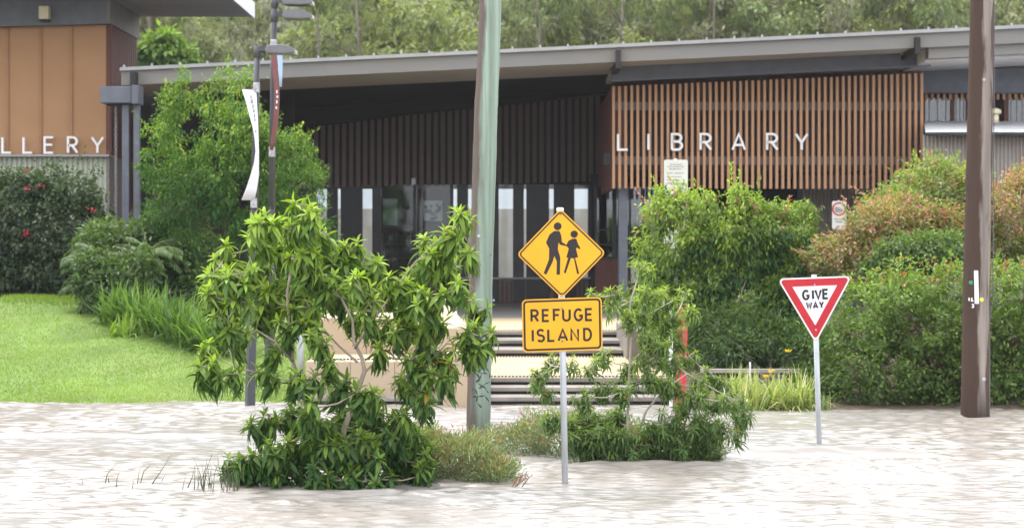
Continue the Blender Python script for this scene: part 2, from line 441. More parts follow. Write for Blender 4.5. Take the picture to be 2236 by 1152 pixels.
# ------------------------------------------------------------------ leaves
T_SIMPLE = (np.array([(0, 0, 0), (0.5, 0.45, 0.07), (0, 1, -0.08), (-0.5, 0.45, 0.07)], float), np.array([(0, 1, 2), (0, 2, 3)]))
def lance(droop, fold=0.10):
    ts = (0, 0.22, 0.5, 0.78, 1.0); ws = (0.12, 0.42, 0.5, 0.30, 0.0)
    v = []; f = []
    for t, w in zip(ts, ws):
        z = -droop * t * t
        y = t * (1 - 0.28 * droop * droop * t)
        v += [(-w, y, z + fold * w), (0, y, z - 0.02), (w, y, z + fold * w)]
    for i in range(4):
        for k in (0, 1):
            a = i * 3 + k
            f += [(a, a + 1, a + 4), (a, a + 4, a + 3)]
    return np.array(v, float), np.array(f)
T_LANCE = [lance(0.3), lance(0.6), lance(0.85)]
def blade(droop):
    ts = (0, 0.35, 0.7, 1.0); ws = (0.5, 0.5, 0.36, 0.02)
    v = []; f = []
    for t, w in zip(ts, ws):
        v += [(-w, t * (1 - 0.3 * droop * t), -droop * t * t), (w, t * (1 - 0.3 * droop * t), -droop * t * t)]
    for i in range(3):
        a = 2 * i
        f += [(a, a + 1, a + 3), (a, a + 3, a + 2)]
    return np.array(v, float), np.array(f)
T_BLADE = [blade(0.1), blade(0.45), blade(0.85)]

def frames(axis, nrm, length, width):
    """N leaf matrices: columns width, length, normal"""
    a = axis / np.linalg.norm(axis, axis=1, keepdims=True)
    w = np.cross(a, nrm); ln = np.linalg.norm(w, axis=1, keepdims=True)
    bad = ln[:, 0] < 1e-4
    w[bad] = np.cross(a[bad], np.array([0.3, 0.2, 0.9])); ln = np.linalg.norm(w, axis=1, keepdims=True)
    w = w / ln
    n = np.cross(w, a)
    L_ = np.asarray(length).reshape(-1, 1); W_ = np.asarray(width).reshape(-1, 1)
    return np.stack([w * W_, a * L_, n * L_], axis=2)

def leaves_mesh(name, tmpl, pos, mats, cols):
    tv, tf = tmpl
    v = np.einsum('nij,kj->nki', mats, tv) + pos[:, None, :]
    n, k = v.shape[:2]
    f = (tf[None] + (np.arange(n) * k)[:, None, None]).reshape(-1, 3)
    me = mesh_np(name, v.reshape(-1, 3), f)
    at = me.attributes.new('col', 'FLOAT_COLOR', 'POINT')
    c = np.ones((n, k, 4), np.float32); c[:, :, :3] = cols[:, None, :]
    at.data.foreach_set('color', c.ravel())
    return me

def join_leaves(name, sets, parent, m, kind=None):
    """several (template, pos, mats, cols) sets as ONE mesh object"""
    vs = []; fs = []; cs = []; off = 0
    for tmpl, pos, mats, cols in sets:
        if len(pos) == 0: continue
        tv, tf = tmpl
        v = np.einsum('nij,kj->nki', mats, tv) + pos[:, None, :]
        n, k = v.shape[:2]
        fs.append((tf[None] + (np.arange(n) * k)[:, None, None]).reshape(-1, 3) + off)
        vs.append(v.reshape(-1, 3)); off += n * k
        c = np.ones((n, k, 4), np.float32); c[:, :, :3] = cols[:, None, :]
        cs.append(c.reshape(-1, 4))
    v = np.concatenate(vs)
    if parent is not None:
        mi = np.array(rel(parent)); v = v @ mi[:3, :3].T + mi[:3, 3]
    me = mesh_np(name, v, np.concatenate(fs))
    at = me.attributes.new('col', 'FLOAT_COLOR', 'POINT'); at.data.foreach_set('color', np.concatenate(cs).ravel())
    me.materials.append(m)
    o = link(bpy.data.objects.new(name, me), parent)
    if kind: o['kind'] = kind
    return o

def unit(n): 
    d = RG.normal(size=(n, 3)); return d / np.linalg.norm(d, axis=1, keepdims=True)

def crown_points(ells, n, per=14, sig=0.09, shell=0.28, lump=0.16, freq=2.2, cut_z=None, keep=0.72, gap=None, gscale=1.7):
    """points in clumps through the outer shell of a union of ellipsoids; returns pos, outward dir, clump value, height 0..1"""
    C = np.array([e[0] for e in ells], float); Rr = np.array([e[1] for e in ells], float)
    area = (Rr[:, 0] * Rr[:, 1] + Rr[:, 1] * Rr[:, 2] + Rr[:, 0] * Rr[:, 2]); area /= area.sum()
    nc = max(8, n // per)
    which = RG.choice(len(ells), nc * 3, p=area)
    d = unit(nc * 3)
    r = 1 - np.abs(RG.normal(0, shell, nc * 3))
    r = np.clip(r, 0.25, 1)
    lum = np.array([noise.noise(Vector(d[i] * freq) + Vector(C[which[i]])) for i in range(nc * 3)])
    p = C[which] + d * Rr[which] * (r * (1 + lump * lum * 2))[:, None]
    q = ((p[:, None, :] - C[None]) / Rr[None]); rr = np.sqrt((q ** 2).sum(-1))
    rr[np.arange(len(p)), which] = 9
    ok = rr.min(1) > keep
    if cut_z is not None: ok &= p[:, 2] > cut_z
    if gap is not None:                              # hollows where twigs have thinned out
        ok &= np.array([noise.noise(Vector(q_ * gscale)) for q_ in p]) > gap
    p = p[ok][:nc]; d = d[ok][:nc]; lum = lum[ok][:nc]
    nc = len(p)
    k = RG.integers(0, nc, n)
    pos = p[k] + RG.normal(0, sig, (n, 3)) * np.array([1, 1, 0.8])
    cl = RG.uniform(0, 1, nc)[k]
    z0, z1 = (C - Rr)[:, 2].min(), (C + Rr)[:, 2].max()
    h = np.clip((pos[:, 2] - z0) / (z1 - z0), 0, 1)
    if cut_z is not None: pos[:, 2] = np.maximum(pos[:, 2], cut_z + 0.01)
    return pos, d[k], cl, h

def mixc(a, b, t):
    a = np.asarray(a, float); b = np.asarray(b, float); t = np.clip(np.asarray(t), 0, 1)[:, None]
    return a * (1 - t) + b * t

def crown_leaves(ells, n, size, colf, droop=0.4, up=0.3, tmpl=T_SIMPLE, asp=0.42, **kw):
    pos, d, cl, h = crown_points(ells, n, **kw)
    n = len(pos)
    ax = d * 0.8 + unit(n) * 0.75 + np.array([0, 0, -droop])
    nr = d * 0.5 + unit(n) * 0.6 + np.array([0, 0, up + 0.4])
    L_ = size * RG.uniform(0.65, 1.25, n)
    return (tmpl, pos, frames(ax, nr, L_, L_ * asp), colf(n, cl, h, d))

def bush(name, ells, n, size, colf, label, cat, group=None, stems=None, stem_mat=None, m=None, extra=None, base=None, trunk_name='trunk', crown_name='crown', shoots=0, shoot_len=0.3, **kw):
    C = np.array([e[0] for e in ells], float)
    if base is None:
        base = (C[:, 0].mean(), C[:, 1].mean(), float(ground_z(C[:, 0].mean(), C[:, 1].mean())))
    t = thing(name, base, label, cat, group)
    sets = [crown_leaves(ells, n, size, colf, **kw)]
    if extra: sets += extra
    if shoots:                                        # stray shoots standing out of the crown
        tm, ps, ms, cs = sets[0]
        far = ps[:, 2] > np.quantile(ps[:, 2], 0.35)
        cand = np.nonzero(far & (ps[:, 1] < np.quantile(ps[:, 1], 0.8)))[0]
        cc = C.mean(0)
        for i in RG.choice(cand, shoots):
            dr = (ps[i] - cc); dr[1] *= .4; dr = dr / np.linalg.norm(dr) + np.array([0, 0, .7]) + RG.normal(0, .25, 3); dr /= np.linalg.norm(dr)
            L_ = shoot_len * RG.uniform(.4, 1.2); m_ = 14
            t_ = np.linspace(0, 1, m_)[:, None]
            pp = ps[i] + dr * L_ * t_ + np.array([0, 0, -.12 * L_]) * t_ * t_
            sz = size * RG.uniform(.6, 1.0, m_)
            sets.append((tm, pp, frames(unit(m_) * .8 + dr + np.array([0, 0, -.2]), unit(m_) + np.array([0, 0, .6]), sz, sz * .4), np.tile(cs[i] * 1.1, (m_, 1))))
    join_leaves(crown_name, sets, t, m or M['leaf'])
    mb = MB()
    b = Vector(base)
    for e in (ells if stems is None else stems):
        c = Vector(e[0]); mid = b.lerp(c, 0.5) + Vector((rnd.uniform(-.1, .1), rnd.uniform(-.1, .1), 0.1 * (c - b).length))
        r = max(0.012, min(0.05, max(e[1]) * 0.035))
        mb.tube([b + Vector((rnd.uniform(-.05, .05), 0, -0.05)), mid, c], [r * 1.3, r, r * 0.4], 6)
    mb.build(trunk_name, stem_mat or M['bark'], t, smooth=True)
    return t

def E(px, py, rx, ry, d, rd=None):
    """an ellipsoid given by where it shows, how large, and its distance"""
    return (tuple(P(px, py, d)), (U(rx, d), rd if rd else U(min(rx, ry), d), U(ry, d)))

def plumes(top, bottom, n, rx, ry, d, bulge, seed=1):
    """drooping plume ellipsoids spread over a bulging body whose top follows the (px, py) profile"""
    r_ = random.Random(seed); out = []
    xs = [p[0] for p in top]; ys = [p[1] for p in top]
    xm = (xs[0] + xs[-1]) / 2; hw = (xs[-1] - xs[0]) / 2
    k = 0
    while len(out) < n and k < n * 20:
        k += 1
        px = r_.uniform(xs[0], xs[-1]); ty = float(np.interp(px, xs, ys))
        py = ty + ry * .8 + (bottom - ty - ry) * r_.random()
        u = (px - xm) / hw; v = (py - (ty + bottom) / 2) / max(1, (bottom - ty) / 2)
        q = math.sqrt(max(0.05, 1 - min(1, u * u) * .8 - min(1, v * v) * .35))
        s_ = r_.uniform(.7, 1.3)
        sg = -1 if r_.random() < .8 else 1
        out.append(E(px, py, rx * s_, ry * s_, d + sg * bulge * q + r_.uniform(-.12, .12), U(rx * s_, d)))
    for i, (px, ty) in enumerate(top[1:-1]):                # the peaks themselves
        out.append(E(px, ty + ry * .9, rx * .6, ry, d - bulge * .4, U(rx * .6, d)))
    return out

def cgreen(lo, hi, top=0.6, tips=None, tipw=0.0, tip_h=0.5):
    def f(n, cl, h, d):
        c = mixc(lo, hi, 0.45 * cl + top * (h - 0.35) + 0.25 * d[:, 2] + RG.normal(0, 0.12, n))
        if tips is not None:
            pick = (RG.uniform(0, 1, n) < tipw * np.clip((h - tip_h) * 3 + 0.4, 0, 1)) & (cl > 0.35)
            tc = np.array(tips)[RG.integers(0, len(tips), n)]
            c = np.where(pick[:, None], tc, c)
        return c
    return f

# ------------------------------------------------------------------ stroke lettering
def arc(cx, cy, rx, ry, a0, a1, n=10):
    return [(cx + rx * math.cos(R(a0 + (a1 - a0) * i / n)), cy + ry * math.sin(R(a0 + (a1 - a0) * i / n))) for i in range(n + 1)]
GLYPH = {
    'L': (0.5, [[(0, 1), (0, 0), (0.5, 0)]]),
    'I': (0.0, [[(0, 1), (0, 0)]]),
    'E': (0.5, [[(0.5, 1), (0, 1), (0, 0), (0.5, 0)], [(0, 0.52), (0.45, 0.52)]]),
    'F': (0.5, [[(0.5, 1), (0, 1), (0, 0)], [(0, 0.52), (0.42, 0.52)]]),
    'B': (0.52, [[(0, 0), (0, 1), (0.26, 1)] + arc(0.26, 0.76, 0.22, 0.24, 90, -90) + [(0, 0.52)], [(0.24, 0.52)] + arc(0.27, 0.26, 0.25, 0.26, 90, -90) + [(0, 0)]]),
    'R': (0.55, [[(0, 0), (0, 1), (0.27, 1)] + arc(0.27, 0.74, 0.25, 0.26, 90, -90) + [(0, 0.48)], [(0.24, 0.48), (0.55, 0)]]),
    'A': (0.72, [[(0, 0), (0.36, 1), (0.72, 0)], [(0.13, 0.3), (0.59, 0.3)]]),
    'Y': (0.66, [[(0, 1), (0.33, 0.46), (0.66, 1)], [(0.33, 0.48), (0.33, 0)]]),
    'G': (0.62, [arc(0.32, 0.5, 0.32, 0.5, 45, 330, 18) + [(0.6, 0.42), (0.36, 0.42)]]),
    'U': (0.55, [[(0, 1), (0, 0.28)] + arc(0.275, 0.28, 0.275, 0.28, 180, 360, 12) + [(0.55, 1)]]),
    'S': (0.52, [arc(0.26, 0.75, 0.25, 0.25, 30, 250, 12) + arc(0.26, 0.25, 0.26, 0.26, 75, -150, 12)]),
    'N': (0.56, [[(0, 0), (0, 1), (0.56, 0), (0.56, 1)]]),
    'D': (0.56, [[(0, 0), (0, 1), (0.24, 1)] + arc(0.24, 0.5, 0.32, 0.5, 90, -90, 14) + [(0, 0)]]),
    'V': (0.62, [[(0, 1), (0.31, 0), (0.62, 1)]]),
    'W': (0.86, [[(0, 1), (0.22, 0), (0.43, 0.85), (0.64, 0), (0.86, 1)]]),
    '1': (0.0, [[(0, 1), (0, 0)]]),
    '3': (0.5, [arc(0.22, 0.76, 0.24, 0.24, 150, -80, 10) + arc(0.22, 0.26, 0.26, 0.26, 80, -150, 10)]),
}
def ribbon(mb, pts, w, y0, y1):
    pts = [Vector((p[0], p[1])) for p in pts]
    q = [pts[0]]
    for p in pts[1:]:
        if (p - q[-1]).length > 1e-4: q.append(p)
    n = len(q); lf = []; rt = []
    for i in range(n):
        d0 = (q[i] - q[i - 1]).normalized() if i else (q[1] - q[0]).normalized()
        d1 = (q[i + 1] - q[i]).normalized() if i < n - 1 else d0
        n0 = Vector((-d0.y, d0.x)); n1 = Vector((-d1.y, d1.x))
        m = (n0 + n1)
        m = m.normalized() if m.length > 1e-3 else n0
        k = min(1.7, 1 / max(0.3, m.dot(n0)))
        lf.append(q[i] + m * w / 2 * k); rt.append(q[i] - m * w / 2 * k)
    b = len(mb.v)
    for i in range(n):
        mb.v += [(lf[i].x, y0, lf[i].y), (rt[i].x, y0, rt[i].y), (lf[i].x, y1, lf[i].y), (rt[i].x, y1, rt[i].y)]
    for i in range(n - 1):
        a = b + 4 * i; c = a + 4
        mb.f += [(a, a + 1, c + 1, c), (a + 2, c + 2, c + 3, a + 3), (a, c, c + 2, a + 2), (a + 1, a + 3, c + 3, c + 1)]
    mb.f += [(b, b + 2, b + 3, b + 1), (b + 4 * n - 4, b + 4 * n - 3, b + 4 * n - 1, b + 4 * n - 2)]

def letter(ch, x, z, h, st, y, depth, m, parent, width=1.0, tilt=0.0, name='letter'):
    """one letter, centre x, base z, height h, stroke st, front at y"""
    w, strokes = GLYPH[ch]
    hh = h - st; mb = MB()
    for i, s in enumerate(strokes):
        pts = []
        for px_, pz_ in s:
            lx = (px_ - w / 2) * hh * width; lz = pz_ * hh + st / 2
            pts.append((x + lx * math.cos(tilt) - lz * math.sin(tilt), z + lz * math.cos(tilt) + lx * math.sin(tilt)))
        ribbon(mb, pts, st, y - 0.0006 * i, y + depth)
    return mb.build(name, m, parent)

def share(name, me, parent, loc, scale=(1, 1, 1), rot=(0, 0, 0)):
    o = bpy.data.objects.new(name, me); o.location = loc; o.scale = scale; o.rotation_euler = rot
    return link(o, parent)

def unit_box(name, m):
    """box of size 1 standing on its base centre"""
    mb = MB().box(-0.5, 0.5, -0.5, 0.5, 0, 1)
    me = bpy.data.meshes.new(name); me.from_pydata(mb.v, [], mb.f); me.materials.append(m)
    bm = bmesh.new(); bm.from_mesh(me); bmesh.ops.recalc_face_normals(bm, faces=bm.faces); bm.to_mesh(me); bm.free()
    return me

def corrugated(x0, x1, y, z0, z1, pitch, depth, m, name, parent, ztop=None):
    n = int((x1 - x0) / pitch * 6); mb = MB()
    for i in range(n + 1):
        x = x0 + (x1 - x0) * i / n
        yy = y - depth * (0.5 + 0.5 * math.tanh(2.5 * math.sin(2 * math.pi * (x - x0) / pitch)))
        mb.v += [(x, yy, z0), (x, yy, z1 if ztop is None else ztop(x))]
    for i in range(n):
        mb.f.append((2 * i, 2 * i + 2, 2 * i + 3, 2 * i + 1))
    return mb.build(name, m, parent)

# ------------------------------------------------------------------ library building
FL = 0.64                                             # terrace level
DF, DS, DW = 47.0, 49.0, 58.0
lib = thing('library_building', (0, 52, FL), 'long low library with sloping grey roof and white LIBRARY letters on a timber screen', 'building')
def roof_top(x):                                      # top of the fascia, rising to the right
    return Z(150 - 0.0472 * (x * FPX / DF + CX0 - 265), DF)
xl, xr = X(265, DF), X(2520, DF)
fh = 0.37
mb = MB().slope(xl, xr, DF, DF + 0.14, roof_top(xl) - fh, roof_top(xl), roof_top(xr) - fh, roof_top(xr))
fas = mb.build('fascia', M['fascia'], lib)
mb = MB().slope(xl - .02, xr, DF - 0.10, DF - 0.003, roof_top(xl) - 0.055, roof_top(xl) + 0.02, roof_top(xr) - 0.055, roof_top(xr) + 0.02)
gut = mb.build('gutter', M['gutter'], lib)
me = unit_box('roof_clip', M['galv'])
for i in range(36):
    px = 272 + i * 60.5
    x = X(px, DF)
    share('roof_clip', me, gut, rel(gut) @ Vector((x, DF - 0.05, roof_top(x) + 0.022)), (0.035, 0.05, 0.05))
xs_ = X(2030, DF)
mb = MB().slope(xl, xs_, DF + 0.143, 66.2, roof_top(xl) - fh + 0.05, roof_top(xl) - 0.05, roof_top(xs_) - fh + 0.05, roof_top(xs_) - 0.05)
roof = mb.build('roof', M['charcoal'], lib)
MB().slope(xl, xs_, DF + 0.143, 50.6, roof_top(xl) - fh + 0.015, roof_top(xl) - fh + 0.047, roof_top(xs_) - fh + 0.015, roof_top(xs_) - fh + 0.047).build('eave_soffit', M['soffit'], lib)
MB().slope(xs_ + 0.003, xr, DF + 0.143, DF + 0.5, roof_top(xs_) - fh - 0.24, roof_top(xs_) - 0.06, roof_top(xr) - fh - 0.21, roof_top(xr) - 0.06).build('drop_panel', M['fascia'], lib)
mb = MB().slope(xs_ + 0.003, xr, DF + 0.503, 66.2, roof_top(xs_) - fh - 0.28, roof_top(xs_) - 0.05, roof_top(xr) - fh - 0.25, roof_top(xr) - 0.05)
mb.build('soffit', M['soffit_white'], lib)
mb = MB()
for a, b, z0, z1, y0, y1 in ((748, 842, 0.02, 0.12, 49.5, 51.5), (760, 828, 0.12, 0.16, 49.7, 51.3)):
    x0, x1 = X(a, 49.5), X(b, 49.5); zz = roof_top((x0 + x1) / 2) - 0.05
    mb.box(x0, x1, y0, y1, zz + z0 + 0.05, zz + z1 + 0.1)
bevel(mb.build('skylight', M['skylight'], roof), 0.06, 3)

# steel beam in front of the screen, brackets, lights
bz = lambda px, py: Z(py, 48.6)
bxa, bxb = X(1333, 48.6), X(2030, 48.6)
mb = MB().slope(bxa, bxb, 48.5, 48.72, bz(0, 177), bz(0, 141), bz(0, 143), bz(0, 108))
beam = bevel(mb.build('beam', M['steel'], lib), 0.012)
mb = MB().slope(bxa, bxb, 48.44, 48.495, bz(0, 180), bz(0, 175), bz(0, 146), bz(0, 141))
mb.build('flange', M['steel'], beam)
for px, y0, y1 in ((1350, 110, 150), (2003, 82, 118)):
    mb = MB().box(X(px - 5.5, 46.9), X(px + 5.5, 46.9), 46.82, 48.49, Z(y1, 46.9), Z(y0, 46.9))
    mb.build('bracket', M['charcoal'], lib)
bevel(MB().box(X(1966, 48.4), X(1980, 48.4), 48.3, 48.48, Z(120, 48.4), Z(105, 48.4)).build('wall_light', M['warm_box'], lib), 0.02)
bevel(MB().box(X(2031, 48.6), X(2040, 48.6), 48.45, 48.7, Z(141, 48.6), Z(108, 48.6)).build('wall_light', M['cream_box'], lib), 0.02)
# beam and roof lining over the screen
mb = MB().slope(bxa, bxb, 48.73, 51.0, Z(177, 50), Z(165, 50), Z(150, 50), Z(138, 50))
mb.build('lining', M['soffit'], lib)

# timber screen with the name
scr = MB()
x0, x1 = X(1342, DS + .2), X(2012, DS + .2)
for a, b in ((222, 240), (341, 359)):
    scr.box(x0, x1, DS + 0.11, DS + 0.19, Z(b, DS), Z(a, DS))
screen = scr.build('screen_rail', M['rail'], lib)
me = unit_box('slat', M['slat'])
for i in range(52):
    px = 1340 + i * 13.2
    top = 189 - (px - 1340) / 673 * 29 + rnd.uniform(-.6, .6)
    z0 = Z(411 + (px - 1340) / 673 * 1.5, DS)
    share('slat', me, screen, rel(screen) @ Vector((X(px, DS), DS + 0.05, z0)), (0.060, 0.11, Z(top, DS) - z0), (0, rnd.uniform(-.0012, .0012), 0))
mb = MB().slope(X(1336, 50.2), X(2013, 50.2), 50.2, 50.4, Z(372, 50.2), Z(172, 50.2), Z(372, 50.2), Z(146, 50.2))
mb.build('backing_wall', M['backing'], lib)
# side return of the screen: boards running back to the wall
xr_ = X(1336, DS)
mb = MB().slope(xr_ + 0.10, xr_ + 0.3, DS + 0.12, 57.7, Z(402, DS), Z(188, DS), Z(402, DS), Z(188, DS))
ret = mb.build('return_wall', M['redwood'], lib)
me = unit_box('slat', M['redwood'])
for i in range(44):
    share('slat', me, ret, rel(ret) @ Vector((xr_ + 0.05, DS + 0.20 + i * 0.193, Z(411, DS))), (0.09, 0.06, Z(189, DS) - Z(411, DS)))
bevel(MB().box(xr_ - 0.19, xr_ - 0.003, DS + 0.1, DS + 0.2, Z(360, DS), Z(333, DS)).build('wall_speaker', M['charcoal'], lib), 0.01)
for i, (ch, px) in enumerate(zip('LIBRARY', (1360, 1416, 1478, 1541, 1613, 1686, 1750))):
    letter(ch, X(px, 48.95), Z(329.5, 48.95), U(39, 48.95), U(5.0, 48.95), 48.90, 0.07, M['letter'], lib, 1.22 if ch in 'LBR' else 1.12)

# middle wall: dark bulkhead, timber slats above the glazing
wx = lambda px: X(px, DW)
mb = MB().slope(X(300, 57.4), X(1330, 57.4), 57.3, 57.9, Z(310, 57.4), Z(170, 57.4), Z(205, 57.4), Z(100, 57.4))
mb.build('bulkhead', M['charcoal'], lib)
mb = MB().box(X(300, 58), X(1330, 58), 58.0, 58.2, Z(402, 58), Z(150, 58))
wall = mb.build('wall', M['charcoal'], lib)
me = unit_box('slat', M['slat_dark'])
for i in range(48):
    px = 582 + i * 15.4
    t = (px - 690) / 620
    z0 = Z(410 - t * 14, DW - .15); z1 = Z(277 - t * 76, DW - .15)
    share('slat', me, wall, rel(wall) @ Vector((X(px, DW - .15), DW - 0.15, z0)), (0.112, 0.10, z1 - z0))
bevel(MB().box(X(899, 57.7), X(908, 57.7), 57.6, 57.74, Z(403, 57.7), Z(389, 57.7)).build('camera_housing', M['white_paint'], lib), 0.02)
# glazed entrance
win = MB().box(X(560, DW), X(1302, DW), DW + 0.02, DW + 0.16, Z(402, DW), Z(393, DW)).box(X(560, DW), X(1302, DW), DW + .02, DW + .16, Z(612, DW), Z(606, DW)).build('window', M['frame'], lib)
cols = [(560, 690), (714, 737), (744, 791), (813, 832), (902, 909), (983, 990), (998, 1022), (1030, 1089), (1120, 1144), (1149, 1199), (1209, 1254), (1284, 1303)]
for a, b in cols:
    MB().box(X(a, DW), X(b, DW), DW - 0.06, DW + 0.2, Z(659, DW), Z(402.5, DW)).build('mullion', M['frame'], win)
for (a, b), (c, d_) in zip(cols[:-1], cols[1:]):
    MB().box(X(b + .4, DW), X(c - .4, DW), DW + 0.09, DW + 0.1, Z(605.5, DW), Z(402.5, DW)).build('pane', M['glass'], win)
bevel(MB().box(X(984, DW), X(1302, DW), DW - 0.14, DW - 0.065, Z(609, DW), Z(605, DW)).build('sill', M['gutter'], win), 0.008)
me = unit_box('board', M['slat_dark'])
pn = MB().box(X(560, DW), X(1302, DW), DW + 0.04, DW + 0.15, FL - 0.05, Z(612.5, DW)).build('low_wall', M['backing'], lib)
for i in range(78):
    px = 566 + i * 9.4
    share('board', me, pn, rel(pn) @ Vector((X(px, DW), DW + 0.0, FL)), (0.085, 0.06, Z(613, DW) - FL))
# interior and openings towards the courtyard wall and its added sky panel
MB().box(X(300, 62), X(1500, 62), 58.25, 66.1, FL - 0.1, FL).build('interior_floor', M['charcoal'], lib)
MB().box(X(300, 62), X(1500, 62), 58.25, 66.1, Z(396, 58), Z(385, 58)).build('interior_ceiling', M['charcoal'], lib)
for a, b in ((250, 684), (820, 986), (1296, 1800)):
    MB().box(X(a, 66), X(b, 66), 66.0, 66.12, FL, Z(390, 66)).build('back_wall', M['backing'], lib)
sh = MB()
for k in range(5):
    z = FL + 0.3 + k * 0.42
    sh.box(X(838, 64.5), X(896, 64.5), 64.5, 64.9, z, z + 0.035)
for px in (837, 866, 896): sh.box(X(px - 1.2, 64.5), X(px + 1.2, 64.5), 64.5, 64.9, FL, FL + 2.0)
shelf = sh.build('bookshelf', M['slat_dark'], lib)
me = unit_box('book', M['book'])
for k in range(4):
    x = X(839, 64.5)
    while x < X(893, 64.5):
        w = rnd.uniform(0.03, 0.07)
        share('book', me, shelf, rel(shelf) @ Vector((x + w / 2, 64.68, FL + 0.337 + k * 0.42)), (w * .9, 0.2, rnd.uniform(0.22, 0.34)))
        x += w + (rnd.random() < 0.1) * 0.15
MB().box(X(836, 58.3), X(868, 58.3), 58.3, 58.31, Z(492, 58.3), Z(434, 58.3)).build('poster', M['poster'], lib)
pw = MB().box(X(925, 58.32), X(966, 58.32), 58.32, 58.33, Z(482, 58.32), Z(438, 58.32)).build('notice', M['white_paint'], lib)  # window pane; its bright reflection is put into the white colour
mb = MB()
for k in range(12):
    a = rnd.uniform(925, 956); b = rnd.uniform(440, 476)
    mb.box(X(a, 58.3), X(a + rnd.uniform(5, 12), 58.3), 58.296, 58.316, Z(b + rnd.uniform(3, 7), 58.3), Z(b, 58.3))
mb.build('pane_reflection', M['sign_black'], pw)  # dark bars paint the foliage reflected in that pane
# right of the entrance, under the screen
d_ = 55.0
MB().box(X(1300, d_), X(1440, d_), d_, d_ + 0.15, FL, Z(566, d_)).build('brown_panel', M['redwood'], lib)
w2 = MB()
for a, b in ((1299, 1303), (1338, 1346), (1374, 1378), (1404, 1408), (1436, 1442)):
    w2.box(X(a, d_), X(b, d_), d_ - .03, d_ + .1, Z(565.5, d_), Z(405, d_))
for y in (405, 500, 532, 562): w2.box(X(1303.2, d_), X(1435.8, d_), d_, d_ + .07, Z(y + 3, d_), Z(y, d_))
w2o = w2.build('window', M['frame'], lib)
for a, b in ((1303.5, 1337.5), (1346.5, 1373.5), (1378.5, 1403.5), (1408.5, 1435.5)):
    MB().box(X(a, d_), X(b, d_), d_ + .075, d_ + .085, Z(561, d_), Z(409, d_)).build('pane', M['clerestory'], w2o)
MB().box(X(1290, 57), X(2100, 57), 57.1, 57.3, FL, Z(380, 57)).build('inner_wall', M['charcoal'], lib)
MB().box(X(1336, 50.5), X(2013, 50.5), 50.45, 57.05, Z(372, 50.5), Z(366, 50.5)).build('porch_ceiling', M['charcoal'], lib)
bevel(MB().box(X(1350, 49.6), X(1370, 49.6), 49.4, 49.8, FL, Z(366, 49.6)).build('column', M['steel'], lib), 0.015)
bevel(MB().box(X(1378, 54.7), X(1414, 54.7), 54.7, 54.73, Z(618, 54.7), Z(572, 54.7)).build('notice', M['board'], lib), 0.01)
cw = corrugated(X(1750, 54), X(1908, 54), 54, Z(508, 54), Z(368, 54), U(8.4, 54), 0.05, M['brown_metal'], 'corrugated_wall', lib)
MB().box(X(1750, 54), X(1908, 54), 54.02, 54.2, FL - 0.1, Z(508, 54)).build('base_wall', M['steel'], lib)
MB().box(X(1742, 54), X(1751, 54), 53.9, 54.2, FL - .1, Z(368, 54)).build('corner_post', M['steel'], lib)
# set-back wing on the far right
MB().box(X(2016, 50.3), X(2500, 50.3), 50.3, 50.55, Z(203, 50.3), Z(150, 50.3)).build('beam', M['steel'], lib)
MB().box(X(2016, 52.5), X(2500, 52.5), 52.5, 52.7, FL, Z(200, 52.5)).build('inner_wall', M['charcoal'], lib)
clo = MB().box(X(2016, 50.6), X(2400, 50.6), 50.72, 50.76, Z(271, 50.6), Z(268.2, 50.6)).build('window', M['redwood'], lib)
for a, b in ((2016, 2020), (2076, 2084), (2110, 2118), (2165, 2173), (2192, 2202), (2240, 2250), (2300, 2310)):
    MB().box(X(a, 50.6), X(b, 50.6), 50.57, 50.7, Z(268, 50.6), Z(203.5, 50.6)).build('window_post', M['redwood'], clo)
for a, b in ((2020.5, 2075.5), (2084.5, 2109.5), (2118.5, 2164.5), (2202.5, 2239.5), (2250.5, 2299.5)):
    MB().box(X(a, 50.6), X(b, 50.6), 50.63, 50.64, Z(268, 50.6), Z(214, 50.6)).build('pane', M['clerestory'], clo)
    for k in range(3):
        p_ = a + (b - a) * (k + .5) / 3
        MB().box(X(p_ - 1, 50.6), X(p_ + 1, 50.6), 50.6, 50.62, Z(268, 50.6), Z(214, 50.6)).build('glazing_bar', M['gutter'], clo)
me = unit_box('slat', M['slat'])
for i in range(24):
    share('slat', me, clo, rel(clo) @ Vector((X(2022 + i * 13, 50.58), 50.54, Z(218, 50.58))), (0.06, 0.05, Z(204, 50.58) - Z(218, 50.58)))
mb = MB()
rx0, rx1 = X(2017, 45.8), X(2520, 45.8)
xc = X(2014, 50.3) + .03                              # behind this the sheets are clear of the timber screen
cuts = [rx0, xc + .03] + [xc + .03 + (rx1 - xc - .03) * (i + 1) / 12 for i in range(12)]
for a, b in zip(cuts[:-1], cuts[1:]):
    ab = max(a, xc)
    mb.hexa([(a, 45.6, Z(290, 45.6)), (b, 45.6, Z(290, 45.6)), (b, 50.3, Z(267, 50.3)), (ab, 50.3, Z(267, 50.3)),
             (a, 45.6, Z(289, 45.6)), (b, 45.6, Z(286.5, 45.6)), (b, 50.3, Z(263.5, 50.3)), (ab, 50.3, Z(266, 50.3))])
mb.build('lean_to_roof', M['white_metal'], lib)
MB().box(rx0, rx1, 45.48, 45.595, Z(297, 45.6), Z(289.5, 45.6)).build('gutter', M['charcoal'], lib)
corrugated(rx0, rx1, 45.9, FL - .2, Z(294, 45.9), U(8.5, 45.9), 0.05, M['brown_metal'], 'corrugated_wall', lib)
v = MB().tube([P(2174, 268, 48.2), P(2174, 249, 48.2)], 0.07, 12).tube([P(2174, 249, 48.2), P(2174, 246, 48.2), P(2174, 240, 48.2), P(2174, 236, 48.2)], [0.11, 0.13, 0.12, 0.03], 12)
v.build('roof_vent', M['cream_box'], lib, True)

